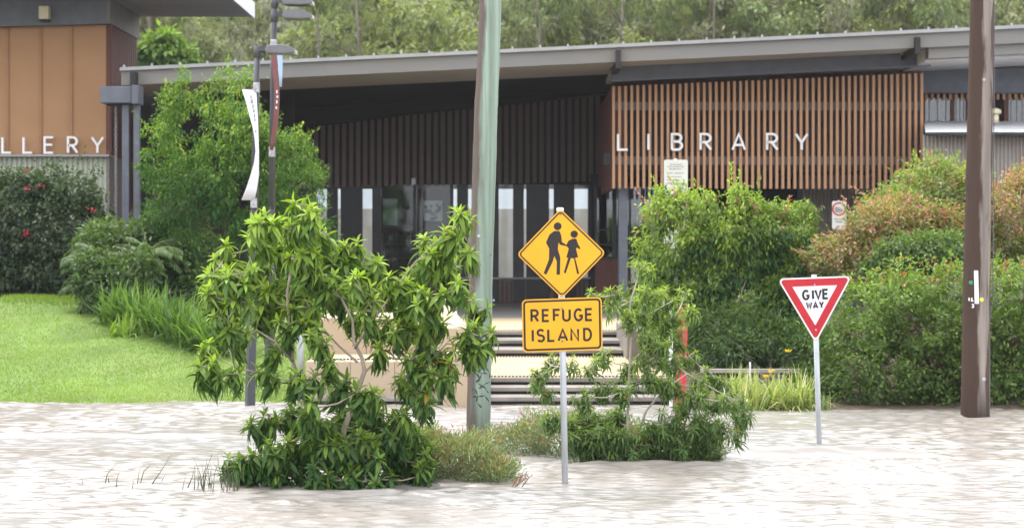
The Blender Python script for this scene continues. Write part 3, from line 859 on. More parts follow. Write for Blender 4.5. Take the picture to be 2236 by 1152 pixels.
# portal at the left end: columns, beam box, rain chain
for a, b in ((268, 283), (293, 306)):
    bevel(MB().box(X(a, 46), X(b, 46), 45.9, 46.08, 0.9, Z(228, 46)).build('column', M['steel'], lib), 0.012)
bevel(MB().box(X(220, 45.8), X(289, 45.8), 45.7, 46.2, Z(226, 45.8), Z(189, 45.8)).build('beam_box', M['steel'], lib), 0.02)
bevel(MB().box(X(289.3, 45.75), X(304, 45.75), 45.62, 46.3, Z(228, 45.8), Z(187, 45.8)).build('beam_end', M['steel'], lib), 0.015)
MB().box(X(236, 46), X(268, 46), 45.85, 46.1, Z(231, 46), Z(226.2, 46)).build('chain_bracket', M['charcoal'], lib)
MB().box(X(287, 46.8), X(299, 46.8), 46.6, 46.95, Z(187, 46.8), Z(158, 46.8)).build('bracket', M['charcoal'], lib)
mb = MB()
for a, b, y0, y1, dd in ((306.5, 330, 228, 560, 52.0), (225, 266, 238, 560, 53.5)):
    mb.box(X(a, dd), X(b, dd), dd, dd + .2, 0.6, Z(y0, dd))
mb.box(X(233, 53.9), X(640, 53.9), 54.0, 54.2, Z(300, 53.9), Z(200, 53.9))
mb.build('side_wall', M['charcoal'], lib)
ch = MB()
for i in range(40):
    z = Z(233, 46) - i * 0.063
    for s_ in range(8):
        a0, a1 = 2 * math.pi * s_ / 8, 2 * math.pi * (s_ + 1) / 8
        f = (lambda a: (X(253, 46) + math.cos(a) * 0.022 * (1 if i % 2 else .35), 46 + math.cos(a) * 0.022 * (.35 if i % 2 else 1), z - 0.036 + math.sin(a) * 0.042))
        ch.tube([f(a0), f(a1)], 0.008, 4, False)
chain = thing('rain_chain', P(253, 233, 46), 'pale steel rain chain hanging from the grey beam box beside the gallery', 'chain')
ch.build('chain_link', M['clamp'], chain)['kind'] = 'stuff'

rb = thing('rear_wall', (X(980, 78), 78, 0.6), 'beige courtyard wall with a white panel standing in for the sky, seen through the library windows', 'wall')
MB().box(X(560, 78), X(1420, 78), 78, 78.3, 0.4, Z(456, 78)).build('base', M['far_base'], rb)
MB().box(X(560, 78), X(1420, 78), 78.05, 78.3, Z(456, 78) + 0.003, Z(360, 78)).build('sky_panel', M['far_sky'], rb)  # added white panel standing in for bright sky beyond the glazing

# ------------------------------------------------------------------ gallery building
gal = thing('gallery_building', (X(0, 49), 50, 1.19), 'tan panelled gallery wall with white letters ending LLERY and a wide white eave', 'building')
d_ = 49.0
gx1 = X(231, d_)
zb = Z(337, d_)
MB().box(X(-420, d_), gx1 - .02, d_ + 0.06, d_ + 0.2, 1.0, Z(20, d_)).build('wall', M['backing'], gal)
edges_ = [-420, -339, -268, -197, -126, -55, 17, 89, 156, 232]
for a, b in zip(edges_[:-1], edges_[1:]):
    MB().box(X(a, d_) + .004, X(b, d_) - .004, d_, d_ + 0.055, zb, Z(45, d_)).build('panel', M['panel'], gal)
for px in edges_[1:-1]:
    MB().box(X(px - 2.8, d_), X(px + 2.8, d_), d_ - 0.04, d_ - 0.001, zb, Z(56, d_)).build('batten', M['batten'], gal)
mb = MB().hexa([(gx1 + .003, d_ - .0, zb - 1.2), (gx1 + .1, d_, zb - 1.2), (gx1 + .1, 52.5, zb - 1.2), (gx1 + .003, 52.5, zb - 1.2),
                (gx1 + .003, d_ - .0, Z(50, d_)), (gx1 + .1, d_, Z(50, d_)), (gx1 + .1, 52.5, Z(62, d_)), (gx1 + .003, 52.5, Z(62, d_))])
sw = mb.build('side_wall', M['redwood'], gal)
me = unit_box('board', M['redwood'])
for i in range(13):
    share('board', me, sw, rel(sw) @ Vector((gx1 + .115, d_ + 0.12 + i * 0.26, zb - 1.2)), (0.03, 0.2, Z(56, d_) - zb + 1.2))
mb = MB().slope(X(-420, 48.8), X(234, 48.8), 48.7, 48.95, Z(70, 48.8), Z(-40, 48.8), Z(53, 48.8), Z(-40, 48.8))
mb.build('beam', M['steel'], gal)
mb = MB().box(X(234, 48.8) + .003, X(241, 48.8), 48.72, 52.6, Z(52, 48.8), Z(-20, 48.8))
mb.build('beam_return', M['rail'], gal)
mb = MB().box(X(-420, 48), X(530, 51), 46.0, 52.9, Z(-2, 49), Z(-32, 49))
eave = mb.build('eave', M['soffit_white'], gal)
MB().box(X(530, 51) + .003, X(535, 51), 46.0, 52.95, Z(1, 49), Z(-36, 49)).build('eave_edge', M['white_paint'], gal)
wl_ = bevel(MB().box(X(86, 48.5), X(108, 48.5), 48.4, 48.69, Z(43, 48.5), Z(14, 48.5)).build('wall_light', M['cream_box'], gal), 0.02)
MB().box(X(87, 48.5), X(107, 48.5), 48.43, 48.68, Z(47, 48.5), Z(43.2, 48.5)).build('lamp_base', M['charcoal'], wl_)
corrugated(X(-420, 48.6), X(236, 48.6), 48.6, 0.9, Z(342, 48.6), U(11, 48.6), 0.05, M['cream_metal'], 'corrugated_wall', gal)
MB().box(X(236.2, 48.6), X(240, 48.6), 48.5, 50.2, 0.9, Z(342, 48.6)).build('corner_post', M['rail'], gal)
MB().box(X(-420, 48.4), X(239, 48.4), 48.35, 48.98, Z(342, 48.4) + .003, Z(337.5, 48.4)).build('coping', M['gutter'], gal)
for ch_, px in zip('GALLERY', (-106, -46, 16, 62, 108, 160, 214)):
    letter(ch_, X(px, 48.9), Z(336, 48.9), U(38, 48.9), U(4.6, 48.9), 48.82, 0.06, M['letter'], gal, 1.1)

# ------------------------------------------------------------------ steps, terrace, stone walls
stairs = thing('stairs', (X(1200, 30), 30, 0), 'wide concrete steps with sandy treads rising from the water to the library', 'stairs')
def step_row(xa, xb, y0, y1, z0, z1, top, last):
    nose = 0.062
    MB().box(xa, xb, y0 + 0.05, y1, z0 - 0.1, z1 - nose - .001).build('riser', M['charcoal'], stairs)
    o = MB().box(xa, xb, y0, y1, z1 - nose, z1).build('step', M['concrete'], stairs)
    bevel(o, 0.012, 2)
    return o
xa, xb = X(660, 30), X(1470, 30)
rows = [(29.75, 30.3, 0.0, 0.11), (30.3, 30.8, 0.11, 0.21), (30.8, 36.7, 0.21, 0.31), (36.7, 37.9, 0.31, 0.42), (37.9, 39.05, 0.42, 0.53), (39.05, 46.2, 0.53, FL)]
for i, (a, b, z0, z1) in enumerate(rows):
    o = step_row(xa, xb + (0 if i < 3 else .6), a, b + .1, z0, z1, None, i == 5)
MB().box(xa, xb, 30.86, 36.68, 0.3115, 0.316).build('sandy_tread', M['step_top'], stairs)
MB().box(xa, xb + .6, 39.12, 45.9, FL + .0015, FL + .006).build('sandy_tread', M['step_top'], stairs)
for (yy, zz, dd) in ((30.95, 0.316, 30.9), (36.3, 0.316, 36.4), (39.2, FL + .006, 39.2)):
    mb = MB()
    x = xa
    while x < xb:
        for k in range(2):
            mb.tube([(x, yy + k * .12, zz), (x, yy + k * .12, zz + 0.012)], 0.019, 6)
        x += 0.052
    mb.build('tactile_stud', M['stud'], stairs)['kind'] = 'stuff'
ter = MB().box(X(300, 50), X(2500, 50), 46.31, 66, FL - 0.2, FL - 0.004).build('terrace', M['terrace'], None)
tag(ter, kind='structure')

pier = thing('stone_pier', P(1000, 883, 29.9), 'pale sandstone pier wall beside the steps behind the green pole', 'wall')
bevel(MB().box(X(968, 29.6), X(1038, 29.6), 29.5, 30.75, -0.3, Z(772, 29.6)).build('block', M['sandstone'], pier), 0.015)
bevel(MB().hexa([(X(958, 30.9), 30.75, -.2), (X(1027, 30.9), 30.75, -.2), (X(988, 40), 40, -.2), (X(930, 40), 40, -.2),
                 (X(958, 30.9), 30.75, 1.03), (X(1027, 30.9), 30.75, 1.03), (X(988, 40), 40, 1.03), (X(930, 40), 40, 1.03)]).build('block', M['sandstone'], pier), 0.015)
rw = thing('retaining_wall', P(800, 880, 30), 'low tiered sandstone retaining wall between the lawn and the stone pier', 'wall')
for i, (a, b) in enumerate(((668, 765), (765.5, 862), (862.5, 957))):
    bevel(MB().box(X(a, 30), X(b, 30), 29.95, 32.2, -0.3, Z(788, 30)).build('block', M['sandstone'], rw), 0.012)
for i, (a, b) in enumerate(((690, 800), (800.5, 925))):
    bevel(MB().box(X(a, 32), X(b, 32), 32.0, 34.6, 0.2, Z(694, 32)).build('block', M['sandstone'], rw), 0.012)
mb = MB(); x = X(670, 30)
while x < X(955, 30):
    mb.tube([(x, 30.35, Z(788, 30)), (x, 30.35, Z(788, 30) + .02)], 0.018, 6); x += 0.05
mb.build('tactile_stud', M['stud'], rw)['kind'] = 'stuff'
sidew = thing('stair_wall', P(1385, 790, 36), 'short grey concrete wall closing the right end of the steps', 'wall')
bevel(MB().box(X(1366, 36), X(1440, 36), 35.6, 39.3, 0.0, Z(718, 36)).build('block', M['concrete'], sidew), 0.02)

# ------------------------------------------------------------------ signs
def round_poly(pts, r, n=6):
    out = []; k = len(pts)
    for i in range(k):
        p0, p, p1 = Vector(pts[i - 1]), Vector(pts[i]), Vector(pts[(i + 1) % k])
        a = (p0 - p).normalized(); b = (p1 - p).normalized()
        half = math.acos(max(-1, min(1, a.dot(b)))) / 2
        t = r / math.tan(half); c = p + (a + b).normalized() * (r / math.sin(half))
        s = p + a * t - c; e = p + b * t - c
        a0 = math.atan2(s.y, s.x); a1 = math.atan2(e.y, e.x)
        while a1 - a0 > math.pi: a1 -= 2 * math.pi
        while a1 - a0 < -math.pi: a1 += 2 * math.pi
        out += [(c.x + r * math.cos(a0 + (a1 - a0) * j / n), c.y + r * math.sin(a0 + (a1 - a0) * j / n)) for j in range(n + 1)]
    return out
def inset(pts, d):
    k = len(pts); out = []
    c = sum((Vector(p) for p in pts), Vector((0, 0))) / k
    for i in range(k):
        p0, p, p1 = Vector(pts[i - 1]), Vector(pts[i]), Vector(pts[(i + 1) % k])
        a = (p0 - p).normalized(); b = (p1 - p).normalized()
        half = math.acos(max(-1, min(1, a.dot(b)))) / 2
        out.append(tuple(p + (a + b).normalized() * (d / math.sin(half))))
    return out
def screw(parent, x, y, z, m=None):
    mb = MB().tube([(x, y, z), (x, y - 0.006, z)], 0.010, 10)
    return mb.build('bolt', m or M['bolt'], parent, world=False)

D1 = 20.0
k1 = D1 / FPX
rs = thing('refuge_island_sign', P(1234, 1058, D1), 'yellow pedestrian diamond above a REFUGE ISLAND plate on a steel post', 'road sign', rot=(0, R(-1.05), 0))
def lp(px, py):                                       # place on the sign, metres from the foot of its post
    return ((px - 1234) * k1 + (1058 - py) * k1 * 0.0183, (1058 - py) * k1)
MB().tube([(0, 0, -0.9), (0, 0, 2.575)], 0.030, 16).build('post', M['galv'], rs, True, False)
MB().tube([(0, 0, 2.56), (0, 0, 2.59), (0, 0, 2.597)], [0.034, 0.034, 0.02], 16).build('post_cap', M['white_paint'], rs, True, False)
c = lp(1225.5, 553)
hd = 0.418
dia = [(c[0], c[1] + hd), (c[0] - hd, c[1]), (c[0], c[1] - hd), (c[0] + hd, c[1])]
yf = -0.036
dp = MB().plate(round_poly(dia, 0.042), yf, yf + 0.004).build('diamond_plate', M['sign_yellow'], rs, world=False)
MB().ring(round_poly(inset(dia, 0.0115), 0.035), round_poly(inset(dia, 0.0245), 0.026), yf - 0.0016, yf - .0003).build('border', M['sign_black'], dp, world=False)
def zp(x, z):                                         # pictogram outline
    return lp(1120 + x / 3.386, 440 + z / 3.386)
adult = [(296, 222), (306, 216), (340, 216), (348, 224), (358, 256), (361, 298), (393, 318), (389, 328), (346, 317), (340, 300), (334, 318), (332, 352), (350, 412), (347, 538), (322, 538), (324, 440), (306, 400), (292, 446), (246, 537), (227, 525), (266, 424), (268, 345), (244, 300), (270, 242)]
gap = None
child = [(432, 279), (440, 275), (464, 275), (470, 280), (480, 312), (498, 346), (494, 355), (472, 341), (466, 350), (481, 413), (459, 416), (490, 534), (474, 536), (450, 420), (428, 418), (390, 529), (375, 524), (408, 415), (394, 412), (412, 350), (404, 336), (390, 328), (410, 290)]
for name, poly, hc, hr in (('adult_figure', adult, (330, 182), 29), ('child_figure', child, (452, 242), 27)):
    mb = MB().plate([zp(*p) for p in poly], yf - 0.0016, yf - .0003)
    mb.plate([zp(hc[0] + hr * math.cos(a * math.pi / 12), hc[1] + hr * math.sin(a * math.pi / 12)) for a in range(24)], yf - 0.0016, yf - .0003)
    mb.build(name, M['sign_black'], dp, world=False)
for p in ((1224, 467), (1227.5, 640)):
    q = lp(*p); screw(dp, q[0], yf, q[1])
mb = MB().box(-0.045, 0.045, -0.0315, 0.0, c[1] + hd - 0.075, c[1] + hd - 0.05).box(-0.045, 0.045, -0.0315, 0.0, c[1] - hd + 0.05, c[1] - hd + 0.075)
mb.build('clamp', M['galv'], rs, world=False)
c = lp(1227.5, 709); hw, hh = 0.374, 0.249
rect = [(c[0] - hw, c[1] - hh), (c[0] + hw, c[1] - hh + .012), (c[0] + hw, c[1] + hh + .008), (c[0] - hw, c[1] + hh - .004)]
pl = MB().plate(round_poly(rect, 0.045), yf, yf + 0.004).build('name_plate', M['sign_yellow'], rs, world=False)
MB().ring(round_poly(inset(rect, 0.012), 0.036), round_poly(inset(rect, 0.030), 0.022), yf - 0.0016, yf - .0003).build('border', M['sign_black'], pl, world=False)
def sign_text(txt, xs, base, h, st, y, m, parent, f, wd=1.1, slope=0.0, kk=None):
    for ch_, px in zip(txt, xs):
        q = f(px, base + (px - xs[0]) * slope)
        w, strokes = GLYPH[ch_]; hm = h - st; mb = MB()
        for i, s in enumerate(strokes):
            ribbon(mb, [(q[0] + (a - w / 2) * hm * wd, q[1] + b * hm + st / 2) for a, b in s], st, y - 0.0014 - .0004 * i, y - .0003)
        mb.build('letter', m, parent, world=False)
sign_text('REFUGE', (1168, 1192, 1216, 1237, 1263, 1286), 702, 29 * k1, 5.0 * k1, yf, M['sign_black'], pl, lp, 1.08, -0.004)
sign_text('ISLAND', (1163.5, 1181, 1204, 1229, 1255, 1283), 745.5, 29.5 * k1, 5.0 * k1, yf, M['sign_black'], pl, lp, 1.08, -0.004)
for p in ((1227, 673), (1228, 744)):
    q = lp(*p); screw(pl, q[0], yf, q[1])
MB().box(-0.045, 0.045, -0.0315, 0.0, c[1] + hh - 0.09, c[1] + hh - 0.065).build('clamp', M['galv'], rs, world=False)

D2 = 24.0
k2 = D2 / FPX
gs = thing('give_way_sign', P(1789, 968, D2), 'red and white triangular GIVE WAY sign on a leaning steel post', 'road sign', rot=(0, R(-1.75), 0))
def lg(px, py): return ((px - 1789) * k2 + (968 - py) * k2 * 0.0306, (968 - py) * k2)
MB().tube([(0, 0, -0.9), (0, 0, 1.9)], 0.030, 16).build('post', M['galv'], gs, True, False)
tri = [lg(1696, 605), lg(1780, 748), lg(1859.5, 604)]
tp = MB().plate(round_poly(tri, 0.042, 8), yf, yf + .004).build('triangle_plate', M['sign_white'], gs, world=False)
MB().ring(round_poly(inset(tri, 0.017), 0.028, 8), round_poly(inset(tri, 0.098), 0.004, 8), yf - 0.0016, yf - .0003).build('red_band', M['sign_red'], tp, world=False)
sign_text('GIVE', (1759, 1774.5, 1786, 1802), 654.5, 23.5 * k2, 4.9 * k2, yf, M['sign_black'], tp, lg, 1.05, -0.02)
sign_text('WAY', (1766, 1780, 1793), 674, 16.5 * k2, 3.8 * k2, yf, M['sign_black'], tp, lg, 0.95, -0.02)
for p in ((1778, 621), (1780.5, 719)):
    q = lg(*p); screw(tp, q[0], yf - .002, q[1], M['galv'])
MB().box(-0.04, 0.04, -0.0315, 0, 1.74, 1.765).build('clamp', M['galv'], gs, world=False)

# ------------------------------------------------------------------ timber poles
gpd = 24.4
gp = thing('green_pole', P(1044, 960, gpd), 'pale green timber power pole rising out of the flood behind the yellow sign', 'pole')
pts = [(1043, 1120, 26.6), (1044, 960, 26), (1047, 790, 26), (1050, 600, 26), (1056, 420, 25.6), (1061, 240, 25.8), (1067, 130, 24.4), (1071, 0, 24.2), (1075, -160, 23.6), (1086, -700, 22.5)]
mb = MB(); n = 28
cen = [P(a, b, gpd) for a, b, c in pts]; rad = [U(c, gpd) for a, b, c in pts]
ctr = []; rr = []
for i in range(len(cen) - 1):
    for j in range(6):
        t = j / 6; ctr.append(cen[i].lerp(cen[i + 1], t)); rr.append(rad[i] * (1 - t) + rad[i + 1] * t + rnd.uniform(-.0025, .0025))
ctr.append(cen[-1]); rr.append(rad[-1])
mb.tube(ctr, rr, n)
mb.build('pole_shaft', M['pole_green'], gp, True)
def on_pole(px, py, off=0.004):
    zz = Z(py, gpd)
    i = min(range(len(ctr)), key=lambda q: abs(ctr[q].z - zz))
    dx = (px - (ctr[i].x * FPX / gpd + CX0)) * gpd / FPX
    r_ = rr[i] + off
    return Vector((ctr[i].x + dx, ctr[i].y - math.sqrt(max(1e-6, r_ * r_ - dx * dx)), zz))
strokes = [[(285, 590), (305, 608), (328, 640), (330, 680)], [(270, 620), (250, 645), (264, 682), (240, 702), (300, 740), (322, 776)], [(215, 752), (235, 745), (252, 790), (245, 832), (277, 870)],
           [(222, 800), (260, 796), (300, 792), (326, 832)], [(262, 745), (300, 716), (334, 700)], [(255, 700), (285, 640), (315, 650)]]
for s in strokes:
    q = [(960 + a / 3.03, 600 + b / 3.03) for a, b in s]
    fine = []
    for i in range(len(q) - 1):
        for j in range(6):
            t = j / 6; fine.append(on_pole(q[i][0] * (1 - t) + q[i + 1][0] * t, q[i][1] * (1 - t) + q[i + 1][1] * t, 0.0015))
    fine.append(on_pole(*q[-1], 0.0015))
    mb = MB()
    wv = U(1.5, gpd)
    b = len(mb.v)
    for i, p in enumerate(fine):
        t = (fine[min(i + 1, len(fine) - 1)] - fine[max(0, i - 1)]).normalized()
        sd_ = t.cross(Vector((0, -1, 0))).normalized() * wv * (0.7 + 0.5 * math.sin(i * .9))
        mb.v += [tuple(p + sd_ - Vector((0, .001, 0))), tuple(p - sd_ - Vector((0, .001, 0)))]
    for i in range(len(fine) - 1): mb.f.append((2 * i, 2 * i + 1, 2 * i + 3, 2 * i + 2))
    mb.build('graffiti_stroke', M['paint_mark'], gp)
for px, py, r in ((1046, 515, 3.5), (1054, 402, 2), (1038, 898, 2), (1072, 556, 2), (1078, 655, 2.5)):
    p = on_pole(px, py, 0.0)
    MB().tube([p + Vector((0, .02, 0)), p - Vector((0, .012, 0))], U(r, gpd), 10).build('bolt', M['galv'] if r > 2.2 else M['bolt'], gp)

bpd = 27.8
bp_ = thing('brown_pole', P(2129, 908, bpd), 'thick dark brown timber power pole in front of the right hedge', 'pole')
pts = [(2128, 1060, 33), (2129, 908, 31.5), (2131, 750, 30.5), (2133, 600, 29.5), (2136, 450, 28.5), (2139, 300, 27.5), (2142, 150, 26.5), (2145, 0, 25.5), (2149, -200, 25), (2160, -800, 23)]
mb = MB(); cen = [P(a, b, bpd) for a, b, c in pts]; rad = [U(c, bpd) for a, b, c in pts]
c2 = []; r2 = []
for i in range(len(cen) - 1):
    for j in range(5):
        t = j / 5; c2.append(cen[i].lerp(cen[i + 1], t)); r2.append(rad[i] * (1 - t) + rad[i + 1] * t + rnd.uniform(-.003, .003))
c2.append(cen[-1]); r2.append(rad[-1])
mb.tube(c2, r2, 28)
mb.build('pole_shaft', M['pole_brown'], bp_, True)
def bface(px, py, off=0.0): 
    zz = Z(py, bpd); i = min(range(len(c2)), key=lambda q: abs(c2[q].z - zz))
    dx = (px - (c2[i].x * FPX / bpd + CX0)) * bpd / FPX
    return c2[i].y - math.sqrt(max(1e-5, r2[i] ** 2 - dx * dx)) - off
yy = bface(2126, 625) 
bevel(MB().hexa([(X(2122, bpd), yy - .015, Z(662, bpd)), (X(2131, bpd), yy - .015, Z(662, bpd)), (X(2131, bpd), yy + .02, Z(662, bpd)), (X(2122, bpd), yy + .02, Z(662, bpd)),
                 (X(2121, bpd), yy - .015, Z(590, bpd)), (X(2129, bpd), yy - .015, Z(590, bpd)), (X(2129, bpd), yy + .02, Z(590, bpd)), (X(2121, bpd), yy + .02, Z(590, bpd))]).build('depth_strip', M['white_paint'], bp_), 0.003)
for px, py, m_, r in ((2115, 616, 'tag_green', 4.5), (2137, 653, 'tag_yellow', 4.8), (2142, 825, 'galv', 4.2), (2143, 176, 'galv', 3)):
    y_ = bface(px, py)
    MB().tube([(X(px, bpd), y_ + .01, Z(py, bpd)), (X(px, bpd), y_ - .01, Z(py, bpd))], U(r, bpd), 12).build('disc', M[m_], bp_)
for ch_, px, py in (('1', 2111.5, 657), ('L', 2118, 657), ('3', 2118.5, 671)):
    letter(ch_, X(px, bpd), Z(py, bpd), U(9, bpd), U(2.2, bpd), bface(px, py, .012), 0.02, M['letter'], bp_, name='pole_letter')
MB().tube([P(2159, 960, bpd), P(2159, 740, bpd), P(2158, 720, bpd)], U(3.0, bpd), 10).build('conduit', M['galv'], bp_, True)
MB().tube([P(2158, 722, bpd), P(2163, 690, bpd), P(2168, 640, bpd), P(2171, 120, bpd), P(2172, -150, bpd)], 0.006, 6).build('cable', M['lamp_grey'], bp_)

# ------------------------------------------------------------------ lamp posts with banners
def lamp_post(name, d, base, top, wbase, wtop, heads, label, group, foot_z):
    t = thing(name, (X(base[0], d), d, foot_z), label, 'lamp post', group)
    b = P(base[0], base[1], d); tp_ = P(top[0], top[1], d)
    def at(py):
        f = (b.z - Z(py, d)) / (b.z - tp_.z); return b.lerp(tp_, f)
    lo = at(base[1] + 160) if foot_z < 0 else Vector((b.x, b.y, foot_z))
    mid = at(450)
    # square lower shaft, slim upper tube
    w = U(wbase / 2, d); w2 = w * 0.92
    c = [(lo.x - w, lo.y - w, lo.z), (lo.x + w, lo.y - w, lo.z), (lo.x + w, lo.y + w, lo.z), (lo.x - w, lo.y + w, lo.z)]
    rz = R(28)
    def rot(cx, cy, hw, z): return [(cx + hw * 1.0 * math.cos(rz + R(45 + 90 * i)) * 1.2, cy + hw * 1.2 * math.sin(rz + R(45 + 90 * i)), z) for i in range(4)]
    bevel(MB().hexa(rot(lo.x, lo.y, w * .93, lo.z) + rot(mid.x, mid.y, w * .62, mid.z)).build('post', M['post_dark'], t), 0.012)
    MB().tube([mid - Vector((0, 0, .05)), tp_], [w * .66, U(wtop / 2, d)], 14).build('upper_post', M['post_dark'], t, True)
    for (px, py, ln) in heads:
        p = at(py)
        MB().tube([p - Vector((0, 0, 0.14)), p + Vector((0, 0, 0.02))], U(wtop / 2 + 1.6, d), 12).build('collar', M['post_dark'], t, True)
        s = U(1, d)
        arm = MB().box(p.x, p.x + 26 * s, p.y - .035, p.y + .035, p.z - 8 * s, p.z + 2 * s).build('arm', M['post_dark'], t)
        pr = [(18, -9), (24, 3), (58, 5), (70, 2), (84, -6), (85, -13), (58, -15), (24, -14)]
        hd_ = bevel(MB().plate([(p.x + a * s, p.z + z_ * s) for a, z_ in pr], p.y - .17, p.y + .17).build('lamp_head', M['lamp_grey'], t), 0.012)
        MB().box(p.x + 79 * s, p.x + 85.6 * s, p.y - .14, p.y + .14, p.z - 14 * s, p.z - 7 * s).build('lens', M['lens'], hd_)
    return t, at
def banner(name, d, sections, label, m, printed, depth_amp, back=None):
    """cloth strip from (left, right) pairs down its length, bellied in depth"""
    t = thing(name, P(sections[-1][1], sections[-1][2], d), label, 'banner')
    n = len(sections)
    def strip(sec, off, th):
        mb = MB(); cols_ = 7
        for i, (l, r, y, a, b) in enumerate(sec):
            for k in range(cols_ + 1):
                f = k / cols_
                mb.v.append((X(l + (r - l) * f, d), d + a + (b - a) * f + off + .02 * math.sin(f * 3.1 + i * .7), Z(y, d)))
        for i in range(n - 1):
            for k in range(cols_):
                q = i * (cols_ + 1) + k
                mb.f.append((q, q + 1, q + cols_ + 2, q + cols_ + 1))
        return mb
    o = strip(sections, 0, 0).build('cloth', m, t, True)
    so = o.modifiers.new('thick', 'SOLIDIFY'); so.thickness = 0.004
    if printed:
        mb = MB()
        for (px, py, w_, h_) in printed:
            i = max(0, min(n - 2, sum(1 for s in sections if s[2] <= py) - 1))
            a, b = sections[i], sections[i + 1]
            f = (py - a[2]) / (b[2] - a[2])
            l = a[0] + (b[0] - a[0]) * f; r = a[1] + (b[1] - a[1]) * f
            g = max(0, min(1, (px - l) / max(1e-3, r - l)))
            ya = a[3] + (b[3] - a[3]) * f; yb = a[4] + (b[4] - a[4]) * f
            y_ = d + ya + (yb - ya) * g + .02 * math.sin(g * 3.1 + (i + f) * .7) - 0.02
            mb.box(X(px - w_ / 2, d), X(px + w_ / 2, d), y_, y_ + .01, Z(py + h_ / 2, d), Z(py - h_ / 2, d))
        mb.build('print', printed_mat, t)
    return t
l1, at1 = lamp_post('lamp_post', 29.6, (546, 885), (562, 104), 26, 12, [(562, 104, 85)], 'front charcoal lamp post standing in the flood edge, with the white banner', 'charcoal lamp posts', -0.5)
l2, at2 = lamp_post('lamp_post', 32.6, (588, 812), (600, -60), 23, 12, [(600, -2, 85), (600, 28, 85)], 'rear taller charcoal lamp post with the red and blue banner', 'charcoal lamp posts', float(ground_z(X(588, 32.6), 32.6)) - 0.05)
def clamp(t, at, d, py, w=11):
    p = at(py)
    bevel(MB().box(p.x - U(w / 2, d), p.x + U(w / 2, d), p.y - .075, p.y + .075, p.z - U(11, d), p.z + U(11, d)).build('clamp', M['clamp'], t), 0.01)
clamp(l1, at1, 29.6, 192, 13); clamp(l1, at1, 29.6, 443, 14); clamp(l2, at2, 32.6, 98, 13); clamp(l2, at2, 32.6, 332, 13)
MB().box(X(530, 29.6), at1(196).x, 29.58, 29.62, Z(198, 29.6), Z(195, 29.6)).build('banner_arm', M['clamp'], l1)
MB().box(X(528, 29.6), at1(436).x, 29.58, 29.62, Z(437, 29.6), Z(434, 29.6)).build('banner_arm', M['clamp'], l1)
printed_mat = M['banner_ink']
banner('banner', 29.5, [(531, 559, 197, -.1, .05), (539, 561, 222, -.12, .0), (547, 564, 252, -.14, -.05), (554, 566, 278, -.15, -.1), (558.5, 567, 302, -.15, -.12), (561, 567.5, 330, -.15, -.12), (558, 567, 356, -.15, -.1), (550, 566, 384, -.13, -.05), (540, 561, 412, -.1, .0), (530, 555, 436, -.1, .05)],
       'white twisted banner with faint grey print on the front lamp post', M['banner_white'],
       [(549, 212, 3, 8), (551, 222, 5, 9), (554, 233, 3, 8), (556, 243, 4, 8), (558, 254, 3, 8), (559, 263, 3, 6), (561, 288, 4, 5)], .1)
printed_mat = M['white_paint']
banner('banner', 32.5, [(594, 606, 120, -.15, -.1), (596, 609, 145, -.15, -.1), (600, 612, 180, -.17, -.1), (602, 612.5, 215, -.17, -.1), (600, 611, 250, -.17, -.1), (597, 608, 280, -.15, -.1), (593, 602, 310, -.12, -.1), (591, 597, 328, -.1, -.05)],
       'faded red twisted banner on the rear lamp post', M['banner_red'], [(607, 202, 2.5, 7), (608, 213, 3, 5), (607, 224, 2.5, 7), (606, 237, 3, 5)], .1)
printed_mat = None
banner('banner', 32.45, [(603, 612, 98, -.05, .2), (605, 614, 130, -.05, .2), (609, 615, 160, -.1, .1), (611.5, 614.5, 190, -.1, .05)], 'pale blue strip of cloth behind the red banner on the rear lamp post', M['banner_blue'], None, .1)

# ------------------------------------------------------------------ small signs and posts
nb = thing('notice_board', (X(1476, 36), 36, float(ground_z(X(1476, 36), 36))), 'tall cream notice board behind the round bush, in front of the timber screen', 'notice board')
bevel(MB().plate(round_poly([(X(1450, 36), Z(560, 36)), (X(1502, 36), Z(560, 36)), (X(1502, 36), Z(349, 36)), (X(1450, 36), Z(349, 36))], 0.03), 36.0, 36.04).build('panel', M['board'], nb), 0.004)
mb = MB().tube([(X(1476, 36), 36.07, 0.2), (X(1476, 36), 36.07, Z(346, 36))], 0.03, 10); mb.build('post', M['galv'], nb, True)
mb = MB()
for y, a, b in ((359, 1463, 1490), (364, 1458, 1494), (369, 1462, 1488), (378, 1456, 1470), (378, 1474, 1492), (386, 1456, 1488), (393, 1456, 1480), (400, 1456, 1490)):
    x = a
    while x < b:
        w = rnd.uniform(2, 6); mb.box(X(x, 36), X(min(b, x + w), 36), 35.996, 35.999, Z(y + 1, 36), Z(y - 1, 36)); x += w + 1.5
mb.build('print', M['ink'], nb)

ns = thing('no_trucks_sign', P(1832, 545, 47), 'small square sign with a red ring around a truck, on the corrugated wall', 'sign')
bevel(MB().plate(round_poly([(X(1817, 47), Z(500, 47)), (X(1848, 47), Z(500, 47)), (X(1848, 47), Z(439, 47)), (X(1817, 47), Z(439, 47))], 0.03), 47, 47.01).build('panel', M['board'], ns), 0.003)
cc = [(X(1832, 47) + U(15, 47) * math.cos(a * math.pi / 16), Z(456, 47) + U(15, 47) * math.sin(a * math.pi / 16)) for a in range(32)]
ci = [(X(1832, 47) + U(11.8, 47) * math.cos(a * math.pi / 16), Z(456, 47) + U(11.8, 47) * math.sin(a * math.pi / 16)) for a in range(32)]
MB().ring(cc, ci, 46.992, 46.998).build('red_ring', M['sign_red'], ns)
tk = [(1823, 461), (1823, 452), (1833, 452), (1833, 455), (1838, 455), (1841, 458), (1841, 461)]
mb = MB().plate([(X(a, 47), Z(b, 47)) for a, b in tk], 46.992, 46.998)
